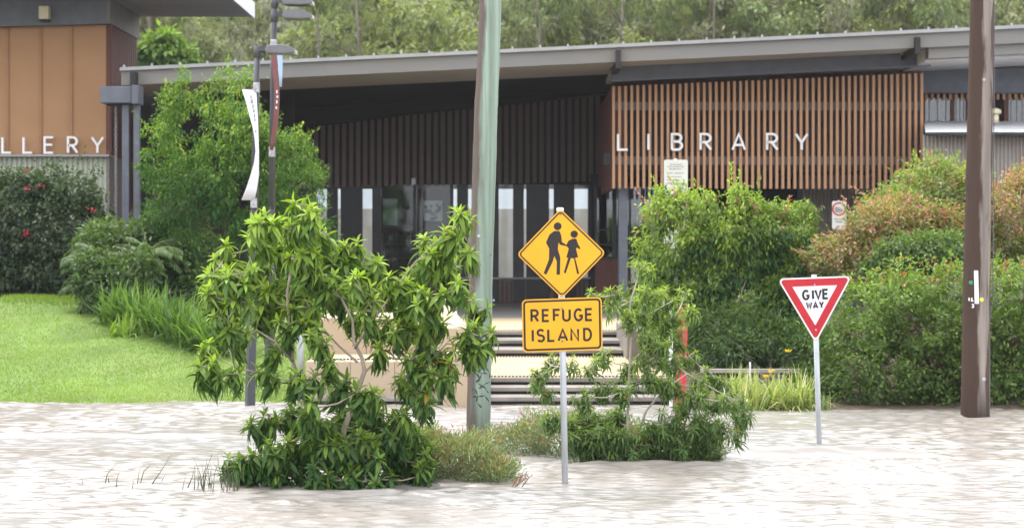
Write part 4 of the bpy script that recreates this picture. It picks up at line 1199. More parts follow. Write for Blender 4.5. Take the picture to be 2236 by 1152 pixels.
for a in (1827, 1837): mb.plate([(X(a, 47) + U(2, 47) * math.cos(q), Z(461.5, 47) + U(2, 47) * math.sin(q)) for q in [i * math.pi / 5 for i in range(10)]], 46.990, 46.996)
mb.build('truck_symbol', M['ink'], ns)
mb = MB()
for y, a, b in ((478, 1822, 1843), (484, 1824, 1841)): mb.box(X(a, 47), X(b, 47), 46.994, 46.998, Z(y + 1.2, 47), Z(y - 1.2, 47))
mb.build('print', M['ink'], ns)
MB().tube([(X(1832, 47), 47.04, 0.4), (X(1832, 47), 47.04, Z(437, 47))], 0.03, 10).build('post', M['galv'], ns, True)

tt = thing('red_totem', P(1484, 885, 29.2), 'red painted totem panel with a white edge behind the right island shrub', 'totem')
bevel(MB().hexa([(X(1470, 29.2), 29.2, -0.4), (X(1495, 29.2), 29.2, -0.4), (X(1495, 29.2), 29.32, -0.4), (X(1470, 29.2), 29.32, -0.4),
                 (X(1484, 29.2), 29.2, Z(664, 29.2)), (X(1503, 29.2), 29.2, Z(664, 29.2)), (X(1503, 29.2), 29.32, Z(664, 29.2)), (X(1484, 29.2), 29.32, Z(664, 29.2))]).build('panel', M['totem_red'], tt), 0.006)
bevel(MB().box(X(1462, 29.2), X(1469.5, 29.2), 29.22, 29.36, -0.4, Z(672, 29.2)).build('edge', M['white_paint'], tt), 0.006)
ws = thing('white_board', P(984, 675, 41.5), 'white framed board standing on the terrace behind the island tree', 'sign')
bevel(MB().box(X(968, 41.5), X(998, 41.5), 41.5, 41.55, FL, Z(600, 41.5)).build('panel', M['white_paint'], ws), 0.006)
MB().box(X(972, 41.5), X(994, 41.5), 41.494, 41.498, Z(668, 41.5), Z(606, 41.5)).build('print', M['board'], ws)
bo = thing('bollard', P(656, 800, 31.5), 'short pale steel bollard at the end of the retaining wall', 'bollard')
MB().tube([(X(656, 31.5), 31.5, -0.1), (X(656, 31.5), 31.5, Z(735, 31.5)), (X(656, 31.5), 31.5, Z(729, 31.5))], [0.05, 0.05, 0.03], 14).build('post', M['galv'], bo, True)
lr = thing('garden_edge', P(1665, 808, 31.5), 'low pale timber edging rail behind the striped grass clump', 'edging')
MB().box(X(1530, 31.6), X(1800, 31.6), 31.55, 31.68, Z(813, 31.6), Z(805, 31.6)).build('rail', M['timber_rail'], lr)
for px in (1545, 1700, 1790): MB().box(X(px - 3, 31.6), X(px + 3, 31.6), 31.56, 31.67, 0.0, Z(813.3, 31.6)).build('stake', M['timber_rail'], lr)
mp_ = thing('marker_post', P(1638, 840, 30), 'thin white marker post among the striped grass', 'post')
bevel(MB().box(X(1636, 30), X(1640, 30), 30, 30.03, 0.0, Z(790, 30)).build('stake', M['white_paint'], mp_), 0.004)

# ------------------------------------------------------------------ far wood on the hill
def eucalypt_crown(cx, cy, cz, r, n, lo, hi, size):
    ells = []
    for k in range(5):
        o = unit(1)[0] * np.array([r * .7, r * .6, r * .75])
        ells.append(((cx + o[0], cy + o[1], cz + o[2]), (r * RG.uniform(.45, .7), r * .5, r * RG.uniform(.4, .65))))
    return crown_leaves(ells, n, size, cgreen(lo, hi, 0.35), droop=0.9, up=0.2, asp=0.4, per=22, sig=0.22, shell=0.35, keep=0.3)
pal = [((0.165, 0.19, 0.10), (0.28, 0.31, 0.155)), ((0.19, 0.195, 0.125), (0.29, 0.295, 0.175)), ((0.15, 0.195, 0.085), (0.28, 0.345, 0.13)), ((0.20, 0.235, 0.095), (0.35, 0.40, 0.15))]
sets = []
trunks = MB()
for i in range(330):
    cy = RG.uniform(95, 138)
    px_ = RG.uniform(-120, 2360); py_ = RG.uniform(-70, 175)
    c_ = P(px_, py_, cy)
    r = RG.uniform(1.2, 2.5)
    lo, hi = pal[RG.choice(4, p=[.30, .26, .24, .20])]
    sets.append(eucalypt_crown(c_.x, c_.y, c_.z, r, 820, lo, hi, 0.36))
forest = join_leaves('forest', sets, None, M['leaf_far'])
tag(forest, 'olive green eucalypt wood covering the hill behind the library', 'forest', kind='stuff')

def gum(px, ytop, d, lean, label, r=2.2, wtr=0.16, fork=True, nleaf=900):
    gz = 1.5 + float(sst(95, 150, d)) * 13.5 - 0.3
    t = thing('eucalypt_tree', (X(px, d), d, gz), label, 'tree', 'eucalypts on the hill')
    b = Vector((X(px, d), d, gz)); tp_ = P(px + lean, ytop, d)
    wtr *= 0.75; mb = MB(); mid = b.lerp(tp_, .55) + Vector((rnd.uniform(-.3, .3), 0, 0))
    mb.tube([b, mid, tp_], [wtr, wtr * .8, wtr * .45], 8)
    for k in range(5):
        q = b.lerp(tp_, rnd.uniform(.5, .95)); e = q + Vector((rnd.uniform(-2, 2), rnd.uniform(-.6, .6), rnd.uniform(.6, 1.8)))
        mb.tube([q, q.lerp(e, .5) + Vector((0, 0, .15)), e], [wtr * .4, wtr * .28, wtr * .12], 6)
    mb.build('trunk', M['bark_gum'], t, True)
    lo, hi = pal[rnd.randrange(3)]
    join_leaves('crown', [eucalypt_crown(tp_.x, tp_.y, tp_.z + 1.2, r, nleaf, lo, hi, 0.32)], t, M['leaf_far'])
gum(322, -10, 84, 2, 'eucalypt with a straight brown trunk just right of the gallery eave', 2.0, 0.17)
gum(288, 10, 86, -6, 'eucalypt with a dark trunk close against the gallery corner', 1.6, 0.14)
gum(774, -25, 90, 3, 'eucalypt with a brown trunk above the pale skylight', 2.0, 0.13)
gum(716, 20, 92, -22, 'leaning eucalypt between the lamp heads and the skylight', 1.7, 0.11)
gum(1190, 5, 90, -18, 'eucalypt with a forked brown trunk right of the green pole', 1.8, 0.12)
gum(1352, -10, 92, 10, 'eucalypt behind the roof above the first dark bracket', 1.9, 0.12)
gum(2040, 0, 92, 14, 'eucalypt behind the roof left of the brown pole', 1.8, 0.11)
gum(1568, -10, 94, -8, 'eucalypt with a grey crown behind the middle of the screen roof', 1.9, 0.10)

bt = [E(300, 130, 32, 30, 70), E(345, 118, 38, 40, 70), E(365, 95, 24, 24, 70), E(395, 130, 28, 26, 70), E(330, 160, 60, 30, 70)]
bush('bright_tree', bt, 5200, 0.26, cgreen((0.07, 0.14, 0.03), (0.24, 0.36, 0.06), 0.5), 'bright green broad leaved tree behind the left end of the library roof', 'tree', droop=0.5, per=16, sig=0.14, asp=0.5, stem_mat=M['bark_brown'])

# ------------------------------------------------------------------ lawn grass
n = 95000
gx = RG.uniform(-9.6, -2.98, n); gy = 30.0 + RG.uniform(0, 1, n) ** 1.3 * 11.8
gz = ground_z(gx, gy)
ax = np.stack([RG.normal(0, .45, n), RG.normal(0, .45, n), np.ones(n)], 1)
nr = unit(n)
hgt = RG.uniform(0.03, 0.06, n) * np.where(gy > 39.3, 2.0, 1.0)
patch = np.array([noise.noise(Vector((a * .7, b * .5, 0))) for a, b in zip(gx, gy)])
gc = mixc((0.145, 0.24, 0.03), (0.265, 0.365, 0.06), 0.5 + 0.9 * patch + RG.normal(0, .08, n))
dry = RG.uniform(0, 1, n) < 0.025
gc[dry] = (0.30, 0.30, 0.11)
T_GRASS = (np.array([(-.5, 0, 0), (.5, 0, 0), (0.1, 1, -.2)], float), np.array([(0, 1, 2)]))
gr = join_leaves('grass', [(T_GRASS, np.stack([gx, gy, gz], 1), frames(ax, nr, hgt, np.full(n, 0.013)), gc)], None, M['leaf_lawn'])
tag(gr, 'short mown bright green grass on the sloping lawn at the left', 'grass', kind='stuff')

# ------------------------------------------------------------------ bushes at the left
def c_boug(n, cl, h, d):
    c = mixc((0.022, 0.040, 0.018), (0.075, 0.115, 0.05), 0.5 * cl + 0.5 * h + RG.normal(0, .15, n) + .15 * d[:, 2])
    return c
he = [E(20, 520, 110, 140, 42.5, 1.0), E(120, 520, 100, 140, 42.5, 1.0), E(185, 540, 55, 130, 42.5, .9), E(60, 420, 60, 50, 42.5, .6), E(160, 430, 60, 50, 42.5, .6), E(-110, 510, 110, 140, 42.5, 1), E(100, 600, 130, 60, 42.3, 1)]
ex = []
k = []
for px, py in ((58, 372), (55, 512), (92, 408), (200, 455), (60, 410)):
    p = np.array(P(px, py, 41.5)); m_ = 22 if py == 512 else 5
    pos = p + RG.normal(0, .035, (m_, 3)); k.append((T_SIMPLE, pos, frames(unit(m_), unit(m_), np.full(m_, .07), np.full(m_, .05)), np.tile(np.array([(0.42, 0.03, 0.07)]), (m_, 1))))
sprig = MB()
for px, py, tx, ty in ((130, 380, 128, 335), (160, 380, 185, 330), (185, 385, 215, 365), (110, 380, 112, 352), (20, 385, 14, 362), (200, 395, 224, 375)):
    a, b = P(px, py, 42.2), P(tx, ty, 42.2); m_ = 26
    t_ = RG.uniform(0, 1, m_)[:, None]
    pos = np.array(a) * (1 - t_) + np.array(b) * t_ + RG.normal(0, .035, (m_, 3))
    k.append((T_SIMPLE, pos, frames(unit(m_) + np.array([0, 0, .3]), unit(m_), RG.uniform(.05, .1, m_), RG.uniform(.03, .05, m_)), np.tile(np.array([(0.06, 0.10, 0.035)]), (m_, 1))))
bush('bougainvillea', he, 34000, 0.10, c_boug, 'dark green bougainvillea hedge with a few red flowers below the gallery letters', 'hedge', droop=0.5, asp=0.6, per=12, sig=0.07, cut_z=1.1, extra=k, base=(X(110, 42.5), 42.5, 1.15))

wt = plumes([(322, 430), (345, 300), (366, 188), (384, 235), (405, 152), (432, 205), (470, 165), (500, 150), (545, 160), (560, 235), (605, 290), (645, 275), (672, 310), (694, 400)], 640, 62, 34, 64, 41, 1.05, 3)
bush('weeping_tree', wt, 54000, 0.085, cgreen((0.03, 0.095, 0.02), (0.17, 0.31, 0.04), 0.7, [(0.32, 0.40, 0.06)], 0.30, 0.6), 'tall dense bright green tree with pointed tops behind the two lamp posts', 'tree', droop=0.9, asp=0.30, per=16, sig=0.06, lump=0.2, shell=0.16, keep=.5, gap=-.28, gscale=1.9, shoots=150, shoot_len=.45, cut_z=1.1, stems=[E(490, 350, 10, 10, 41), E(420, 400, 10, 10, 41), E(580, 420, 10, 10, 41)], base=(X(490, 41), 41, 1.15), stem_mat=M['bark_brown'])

def frond_plant(name, px, py, d, n, L, label, cat, group, cols, lift=0.9, width=0.024, leaflets=34):
    gz = float(ground_z(X(px, d), d)); base = Vector((X(px, d), d, gz))
    t = thing(name, base, label, cat, group)
    crown = P(px, py, d)
    mb = MB().tube([base, crown], [0.07, 0.05], 8); mb.build('trunk', M['bark_brown'], t, True)
    st = MB(); pos = []; axs = []; nrs = []; lens = []; cs = []
    for i in range(n):
        az = 2 * math.pi * (i / n) + rnd.uniform(-.3, .3); el = rnd.uniform(.45, 1.45) * lift
        dirh = Vector((math.cos(az), math.sin(az), 0)); prev = crown.copy(); pts = [prev]
        for s in range(1, 9):
            e = el - s * 0.17
            prev = prev + (dirh * math.cos(e) + Vector((0, 0, math.sin(e)))) * L / 8; pts.append(prev)
        st.tube(pts, [0.012 * (1 - .09 * j) for j in range(9)], 5)
        for j in range(leaflets):
            f = 0.18 + .82 * j / leaflets; ii = min(7, int(f * 8)); q = pts[ii].lerp(pts[ii + 1], f * 8 - ii)
            tan = (pts[ii + 1] - pts[ii]).normalized(); side = tan.cross(Vector((0, 0, 1))).normalized()
            for s in (-1, 1):
                pos.append(tuple(q)); axs.append(tuple(side * s * 0.8 + tan * .55 - Vector((0, 0, .25)))); nrs.append((rnd.uniform(-.2, .2), rnd.uniform(-.2, .2), 1))
                lens.append(L * 0.30 * (1 - abs(f - .5))); cs.append(cols[0] if rnd.random() < .6 else cols[1])
    st.build('frond_stem', M['bark'], t)
    lens = np.array(lens)
    join_leaves('frond', [(T_BLADE[1], np.array(pos), frames(np.array(axs), np.array(nrs), lens, np.full(len(lens), width)), np.array(cs, float))], t, M['leaf'])
    return t
gcy = [(0.05, 0.095, 0.022), (0.085, 0.15, 0.035)]
frond_plant('cycad', 222, 575, 39.2, 24, .8, 'cycad with olive fronds at the corner of the dark hedge', 'cycad', 'cycads by the lawn', gcy)
frond_plant('cycad', 262, 545, 40.4, 22, .85, 'cycad in front of the two grey portal columns', 'cycad', 'cycads by the lawn', gcy)
frond_plant('cycad', 318, 560, 39.6, 24, 0.8, 'cycad with pale fronds below the left edge of the tall tree', 'cycad', 'cycads by the lawn', [(0.07, 0.13, 0.03), (0.12, 0.2, 0.05)])
frond_plant('cycad', 190, 628, 38.6, 13, 0.55, 'small low cycad at the top edge of the lawn', 'cycad', 'cycads by the lawn', gcy)
sh_ = [E(215, 560, 50, 80, 39.8, .6), E(240, 630, 66, 56, 38.2, .5), E(200, 600, 36, 60, 38.4, .4), E(300, 590, 46, 50, 38.6, .4), E(300, 540, 70, 60, 40.4, .6), E(300, 600, 90, 60, 40.2, .7), E(400, 590, 80, 60, 40.2, .7), E(230, 600, 60, 60, 40.2, .6), E(480, 640, 80, 60, 39.6, .7)]
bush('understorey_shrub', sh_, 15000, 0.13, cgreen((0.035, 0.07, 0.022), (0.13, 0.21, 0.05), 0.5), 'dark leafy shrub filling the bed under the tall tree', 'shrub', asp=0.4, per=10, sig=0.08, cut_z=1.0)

def strap_plant(px, py, d, n, L, cols, label, group, name='strap_leaf_plant', width=0.035, spread=0.6, rad=0.12, gz=None, mat_=None):
    gz = float(ground_z(X(px, d), d)) if gz is None else gz
    t = thing(name, (X(px, d), d, gz), label, 'plant', group)
    sets = []
    for k in range(3):
        m_ = n // 3
        az = RG.uniform(0, 6.283, m_)
        sp = np.abs(RG.normal(0, spread, m_)) * (0.5 + 0.4 * k)
        ax = np.stack([np.cos(az) * sp, np.sin(az) * sp, np.ones(m_)], 1)
        nr = np.stack([-np.cos(az), -np.sin(az), np.full(m_, .35) + sp], 1)
        pos = np.stack([X(px, d) + RG.normal(0, rad, m_), d + RG.normal(0, rad, m_), np.full(m_, gz - .02)], 1)
        ln = L * RG.uniform(.65, 1.15, m_)
        sets.append((T_BLADE[k], pos, frames(ax, nr, ln, np.full(m_, width) * RG.uniform(.7, 1.2, m_)), np.array(cols)[RG.integers(0, len(cols), m_)]))
    join_leaves('leaves', sets, t, M['leaf'])
    return t
sc_ = [(0.09, 0.17, 0.035), (0.13, 0.23, 0.045), (0.065, 0.13, 0.03), (0.17, 0.27, 0.06)]
gl = 'strap leaved clumps along the lawn edge'
for (px, d, n, L, lb) in ((262, 37.0, 84, .85, 'first strap leaved clump from the hedge end of the lawn edge'), (312, 36.4, 90, .95, 'second strap leaved clump from the hedge end of the lawn edge'),
                          (352, 35.8, 84, .9, 'third strap leaved clump from the hedge end of the lawn edge'), (398, 35.2, 90, .9, 'fourth strap leaved clump from the hedge end of the lawn edge'),
                          (440, 34.6, 84, .85, 'fifth strap leaved clump from the hedge, just left of the island tree'), (486, 34.2, 70, .95, 'strap leaved clump behind the left leaves of the island tree'),
                          (268, 35.9, 40, .42, 'low pale strap leaved clump at the tip of the bed')):
    strap_plant(px, 0, d, n * 2, L, sc_ if L > .5 else [(0.22, 0.34, 0.05), (0.28, 0.40, 0.07)], lb, gl, width=0.042)

# ------------------------------------------------------------------ bushes at the right
pinks = [(0.40, 0.19, 0.13), (0.44, 0.25, 0.16), (0.42, 0.29, 0.12), (0.46, 0.22, 0.19)]
rb_ = plumes([(1392, 580), (1410, 480), (1450, 420), (1500, 392), (1560, 384), (1620, 400), (1670, 425), (1720, 455), (1765, 480), (1775, 600)], 770, 90, 32, 44, 34.4, 0.9, 5) + [E(1745, 462, 44, 22, 34.4, .3)]
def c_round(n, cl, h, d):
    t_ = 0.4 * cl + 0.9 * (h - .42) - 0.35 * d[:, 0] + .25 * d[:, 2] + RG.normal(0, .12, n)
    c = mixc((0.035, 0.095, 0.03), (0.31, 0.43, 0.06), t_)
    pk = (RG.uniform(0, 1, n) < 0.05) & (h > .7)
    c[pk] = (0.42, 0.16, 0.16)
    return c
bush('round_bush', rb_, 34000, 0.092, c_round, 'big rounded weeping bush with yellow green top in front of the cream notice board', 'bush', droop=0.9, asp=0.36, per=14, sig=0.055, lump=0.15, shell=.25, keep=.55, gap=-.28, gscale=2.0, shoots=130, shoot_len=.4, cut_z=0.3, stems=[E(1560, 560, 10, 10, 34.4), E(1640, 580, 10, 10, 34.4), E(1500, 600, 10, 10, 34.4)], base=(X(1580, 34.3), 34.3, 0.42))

def c_tip(lo, hi, w):
    return cgreen(lo, hi, 0.5, pinks, w, 0.3)
pb = [E(2035, 425, 85, 72, 35, .8), E(1990, 480, 120, 70, 34.6, .8), E(2095, 460, 70, 90, 35, .8), E(2060, 400, 45, 48, 35, .5), E(1960, 450, 50, 40, 34.7, .5)]
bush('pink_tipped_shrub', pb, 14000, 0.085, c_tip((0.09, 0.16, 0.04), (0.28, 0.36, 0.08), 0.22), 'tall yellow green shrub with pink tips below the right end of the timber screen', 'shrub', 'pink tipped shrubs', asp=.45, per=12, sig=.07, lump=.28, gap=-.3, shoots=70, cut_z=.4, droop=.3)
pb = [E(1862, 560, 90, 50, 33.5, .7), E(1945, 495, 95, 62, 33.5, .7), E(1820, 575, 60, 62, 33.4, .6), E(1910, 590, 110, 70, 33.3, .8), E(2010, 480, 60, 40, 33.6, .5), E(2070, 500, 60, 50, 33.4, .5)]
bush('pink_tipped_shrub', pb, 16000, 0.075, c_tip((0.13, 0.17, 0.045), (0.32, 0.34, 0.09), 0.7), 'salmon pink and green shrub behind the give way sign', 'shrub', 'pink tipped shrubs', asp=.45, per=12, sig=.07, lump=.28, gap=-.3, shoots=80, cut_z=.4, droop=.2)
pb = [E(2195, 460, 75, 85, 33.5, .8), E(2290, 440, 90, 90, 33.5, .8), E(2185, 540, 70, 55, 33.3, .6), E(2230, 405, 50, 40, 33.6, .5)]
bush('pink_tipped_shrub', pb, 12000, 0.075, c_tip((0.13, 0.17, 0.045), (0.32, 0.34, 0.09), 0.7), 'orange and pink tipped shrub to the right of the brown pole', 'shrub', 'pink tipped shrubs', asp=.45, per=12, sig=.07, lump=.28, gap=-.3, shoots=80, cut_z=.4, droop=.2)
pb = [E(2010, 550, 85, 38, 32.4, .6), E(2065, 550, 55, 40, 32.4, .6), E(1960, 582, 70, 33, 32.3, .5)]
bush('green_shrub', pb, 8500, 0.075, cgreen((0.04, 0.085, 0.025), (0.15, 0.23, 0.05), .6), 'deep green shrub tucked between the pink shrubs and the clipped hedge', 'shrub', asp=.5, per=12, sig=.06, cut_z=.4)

hg = []
for px in (1846, 1890, 1960, 2030, 2100, 2170, 2240, 2310, 2390):
    for py in (640, 720, 800, 865):
        if (px == 1846 and py == 640): continue
        hg.append(E(px + rnd.uniform(-10, 10), py + rnd.uniform(-8, 8) + (24 if px < 1900 and py < 700 else 0), 62, 66, 29.9 + rnd.uniform(-.05, .15), 0.75))
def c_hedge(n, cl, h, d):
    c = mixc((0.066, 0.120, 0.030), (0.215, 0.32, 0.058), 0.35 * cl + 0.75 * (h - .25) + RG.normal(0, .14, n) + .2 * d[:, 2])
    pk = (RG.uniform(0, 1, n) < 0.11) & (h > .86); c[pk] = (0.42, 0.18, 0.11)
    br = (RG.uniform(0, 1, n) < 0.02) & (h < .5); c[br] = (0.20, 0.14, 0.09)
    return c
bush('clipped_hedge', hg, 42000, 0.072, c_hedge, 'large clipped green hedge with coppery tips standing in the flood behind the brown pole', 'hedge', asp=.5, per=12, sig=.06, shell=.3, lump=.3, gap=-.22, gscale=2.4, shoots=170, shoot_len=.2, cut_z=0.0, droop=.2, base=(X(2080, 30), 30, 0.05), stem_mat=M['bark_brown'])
ug = [E(1600, 770, 80, 45, 32.6, .6), E(1690, 750, 90, 55, 32.8, .6), E(1770, 770, 70, 60, 32.4, .6), E(1560, 720, 60, 50, 33, .5), E(1780, 850, 60, 50, 30.2, .4)]
bush('fern_bank', ug, 12000, 0.10, cgreen((0.04, 0.08, 0.03), (0.13, 0.21, 0.055), .4), 'dark ferny undergrowth below the round bush', 'undergrowth', asp=.26, per=9, sig=.09, cut_z=.05, droop=.1)
vc = [(0.42, 0.46, 0.18), (0.34, 0.42, 0.14), (0.20, 0.30, 0.07), (0.5, 0.5, 0.26)]
for px, d, lb in ((1645, 29.0, 'striped pale yellow grass clump nearest the red totem'), (1695, 29.1, 'striped pale yellow grass clump in the middle of its row'), (1745, 29.0, 'striped pale yellow grass clump next to the give way post'), (1610, 29.4, 'half hidden striped grass clump behind the right island shrub')):
    strap_plant(px, 0, d, 150, .60, vc, lb, 'striped grass clumps at the water edge', name='striped_grass', width=.022, spread=.75, rad=.11, gz=0.0)
strap_plant(1790, 0, 29.0, 60, .3, [(0.30, 0.34, 0.16), (0.2, 0.3, 0.09)], 'short grey green tuft right of the give way post', 'striped grass clumps at the water edge', name='striped_grass', width=.018, spread=.8, rad=.1, gz=0.0)
yl = thing('yellow_daylily', P(1720, 800, 31), 'yellow daylilies flowering behind the striped grass', 'flower')
for px, py in ((1721, 768), (1685, 812), (1673, 823), (1727, 830)):
    p = P(px, py, 30.6); MB().tube([(p.x + .05, p.y, 0.1), tuple(p)], .005, 5).build('stem', M['reed'], yl)
    m_ = 10; az = np.linspace(0, 6.28, m_)
    join_leaves('flower_head', [(T_SIMPLE, np.tile(np.array(p), (m_, 1)), frames(np.stack([np.cos(az), np.sin(az) - .5, np.full(m_, .5)], 1), unit(m_), np.full(m_, .065), np.full(m_, .04)), np.tile(np.array([(0.75, 0.5, 0.02)]), (m_, 1)))], yl, M['leaf'])

# ------------------------------------------------------------------ island tree and shrub with whorled leaves
def whorl_tree(name, label, d0, base_py, clusters, stems, org, zs, leafL, leafW, young, old, per_cl, nl, bark, depth, top_y, bot_y, droopy, keep_objs=300, twig=0.006, seed=3):
    rg = np.random.default_rng(seed); rr_ = random.Random(seed)
    t = thing(name, (X(stems[0][0][0], d0), d0, -0.25), label, 'tree' if 'tree' in name else 'shrub')
    nodes = []; parent = []; isstem = []
    mb = MB()
    for s in stems:
        prev = None
        for i, (px, py, dd) in enumerate(q[:3] for q in s):
            p = P(px, py, d0 + dd); nodes.append(p); parent.append(prev); isstem.append(True); prev = len(nodes) - 1
    # subdivide the stems
    extra = []
    for i in range(len(nodes)):
        if parent[i] is not None:
            for f in (.33, .66): extra.append((nodes[parent[i]].lerp(nodes[i], f)))
    ns = len(nodes)
    tips = []
    pend = []
    for (zx, zy, rx, ry) in clusters:
        px, py = org[0] + zx / zs, org[1] + zy / zs
        dd = d0 + rr_.uniform(-depth, depth) * (0.6 if py > 900 else 1)
        pend.append((P(px, py, dd), U(rx / zs, dd), U(ry / zs, dd), py))
    # grow: connect each cluster to the nearest node, closest first, branches rise towards their tips
    pool = list(nodes) + extra
    left = list(range(len(pend)))
    edges_ = []
    while left:
        best = None
        for i in left:
            for q in pool:
                c = (pend[i][0] - q).length + max(0, q.z - pend[i][0].z) * 0.8
                if best is None or c < best[0]: best = (c, i, q)
        _, i, q = best; left.remove(i)
        p = pend[i][0]
        edges_.append((q, p))
        pool.append(p); pool.append(q.lerp(p, .5) + Vector((0, 0, -0.02 * (p - q).length)))
    for s in stems:
        pts = [P(q[0], q[1], d0 + q[2]) for q in s]
        n_ = len(pts); r0 = s[0][3] if len(s[0]) > 3 else 0.026
        mb.tube(pts, [r0 * (1 - .6 * i / (n_ - 1)) for i in range(n_)], 8)
    for q, p in edges_:
        L_ = (p - q).length
        m_ = q.lerp(p, .5) + Vector((rr_.uniform(-.06, .06) * L_, rr_.uniform(-.06, .06) * L_, -0.07 * L_))
        mb.tube([q, m_, p], [twig * 1.5, twig * 1.15, twig * .8], 6)
    rec = []
    for (c, rx, rz, py) in pend:
        m_ = max(3, int(per_cl * (rx * rz) / (0.20 * 0.17) * (1.5 if py > 900 else 1) + .5))
        for j in range(m_):
            a = rg.uniform(0, 6.28); r_ = math.sqrt(rg.uniform(0, 1))
            off = Vector((math.cos(a) * r_ * rx * 1.05, rg.normal(0, .5) * rx * .7, math.sin(a) * r_ * rz * 1.0))
            tip = c + off
            mb.tube([c + Vector((0, 0, -.03)), c.lerp(tip, .6) + Vector((0, 0, .01)), tip], [twig * .7, twig * .55, twig * .4], 5)
            out = (off.normalized() * .55 + Vector((0, 0, 1.0)) + Vector(rg.normal(0, .22, 3))).normalized()
            crown_h = (bot_y - py) / (bot_y - top_y)  # height in the crown; leaf colour gets younger towards the top
            crown_h = crown_h + math.sin(a) * r_ * .22 + rg.normal(0, .10) + .10 * (off.z / max(rz, .01))
            n1 = int(nl * rg.uniform(.75, 1.25))
            u = out.cross(Vector((.3, .9, .1))).normalized(); v_ = out.cross(u)
            for k in range(n1):
                f = k / n1                           # 0 = inner young leaf, 1 = outer old leaf
                az = k * 2.39996 + rg.uniform(-.2, .2)
                inc = 0.45 + 1.3 * f + rg.normal(0, .15)
                dr = (u * math.cos(az) + v_ * math.sin(az)) * math.sin(inc) + out * math.cos(inc)
                dr = dr + Vector((0, 0, -droopy * f * (1.15 - .5 * min(1, max(0, crown_h)))))
                dr.normalize()
                nrm = (out - dr * dr.dot(out)); nrm = nrm.normalized() if nrm.length > .05 else v_
                L_ = leafL * (0.62 + .5 * min(1, f * 1.8)) * rg.uniform(.6, 1.2)
                w_ = leafW * rg.uniform(.65, 1.25) * (0.7 + .4 * min(1, f * 2))
                tt_ = np.clip(1.0 * (1 - f) ** 1.3 * (0.3 + .7 * crown_h) + .36 * (crown_h - .35) + rg.normal(0, .08), 0, 1)
                rec.append((tip - out * .06 * f, dr, nrm, L_, w_, tt_, 0 if f < .3 else (1 if f < .65 else 2)))
    mb.build('branches', bark, t, True)
    pos = np.array([r[0] for r in rec]); ax = np.array([r[1] for r in rec]); nr = np.array([r[2] for r in rec])
    mats = frames(ax, nr, np.array([r[3] for r in rec]), np.array([r[4] for r in rec]))
    tt_ = np.array([r[5] for r in rec]); kd = np.array([r[6] for r in rec])
    ok = pos[:, 2] > 0.0
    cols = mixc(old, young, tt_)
    yel = rg.uniform(0, 1, len(rec)) < 0.005
    cols[yel] = (0.42, 0.27, 0.04)
    size = np.array([r[3] for r in rec])
    vis = pos[:, 1] - size * 1.2 + np.where(ok, 0, 99)
    pick = np.zeros(len(rec), bool); pick[np.argsort(vis)[:keep_objs]] = True
    rest = ok & ~pick
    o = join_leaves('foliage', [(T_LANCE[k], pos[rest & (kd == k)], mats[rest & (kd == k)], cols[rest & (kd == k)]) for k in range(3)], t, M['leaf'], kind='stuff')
    # the nearest leaves, one object each, sharing a few leaf meshes
    lib_ = {}
    mi = rel(t)
    for i in np.nonzero(pick)[0]:
        key = (int(kd[i]), int(min(4, tt_[i] * 5)))
        if key not in lib_:
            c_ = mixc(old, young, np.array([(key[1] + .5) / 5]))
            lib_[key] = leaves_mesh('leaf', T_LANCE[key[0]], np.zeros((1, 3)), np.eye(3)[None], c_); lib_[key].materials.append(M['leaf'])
        ob = bpy.data.objects.new('leaf', lib_[key])
        m4 = Matrix.Identity(4)
        for a in range(3):
            for b in range(3): m4[a][b] = mats[i][a][b]
            m4[a][3] = pos[i][a]
        link(ob, t)
        ob.matrix_local = mi @ m4
    return t, len(rec)

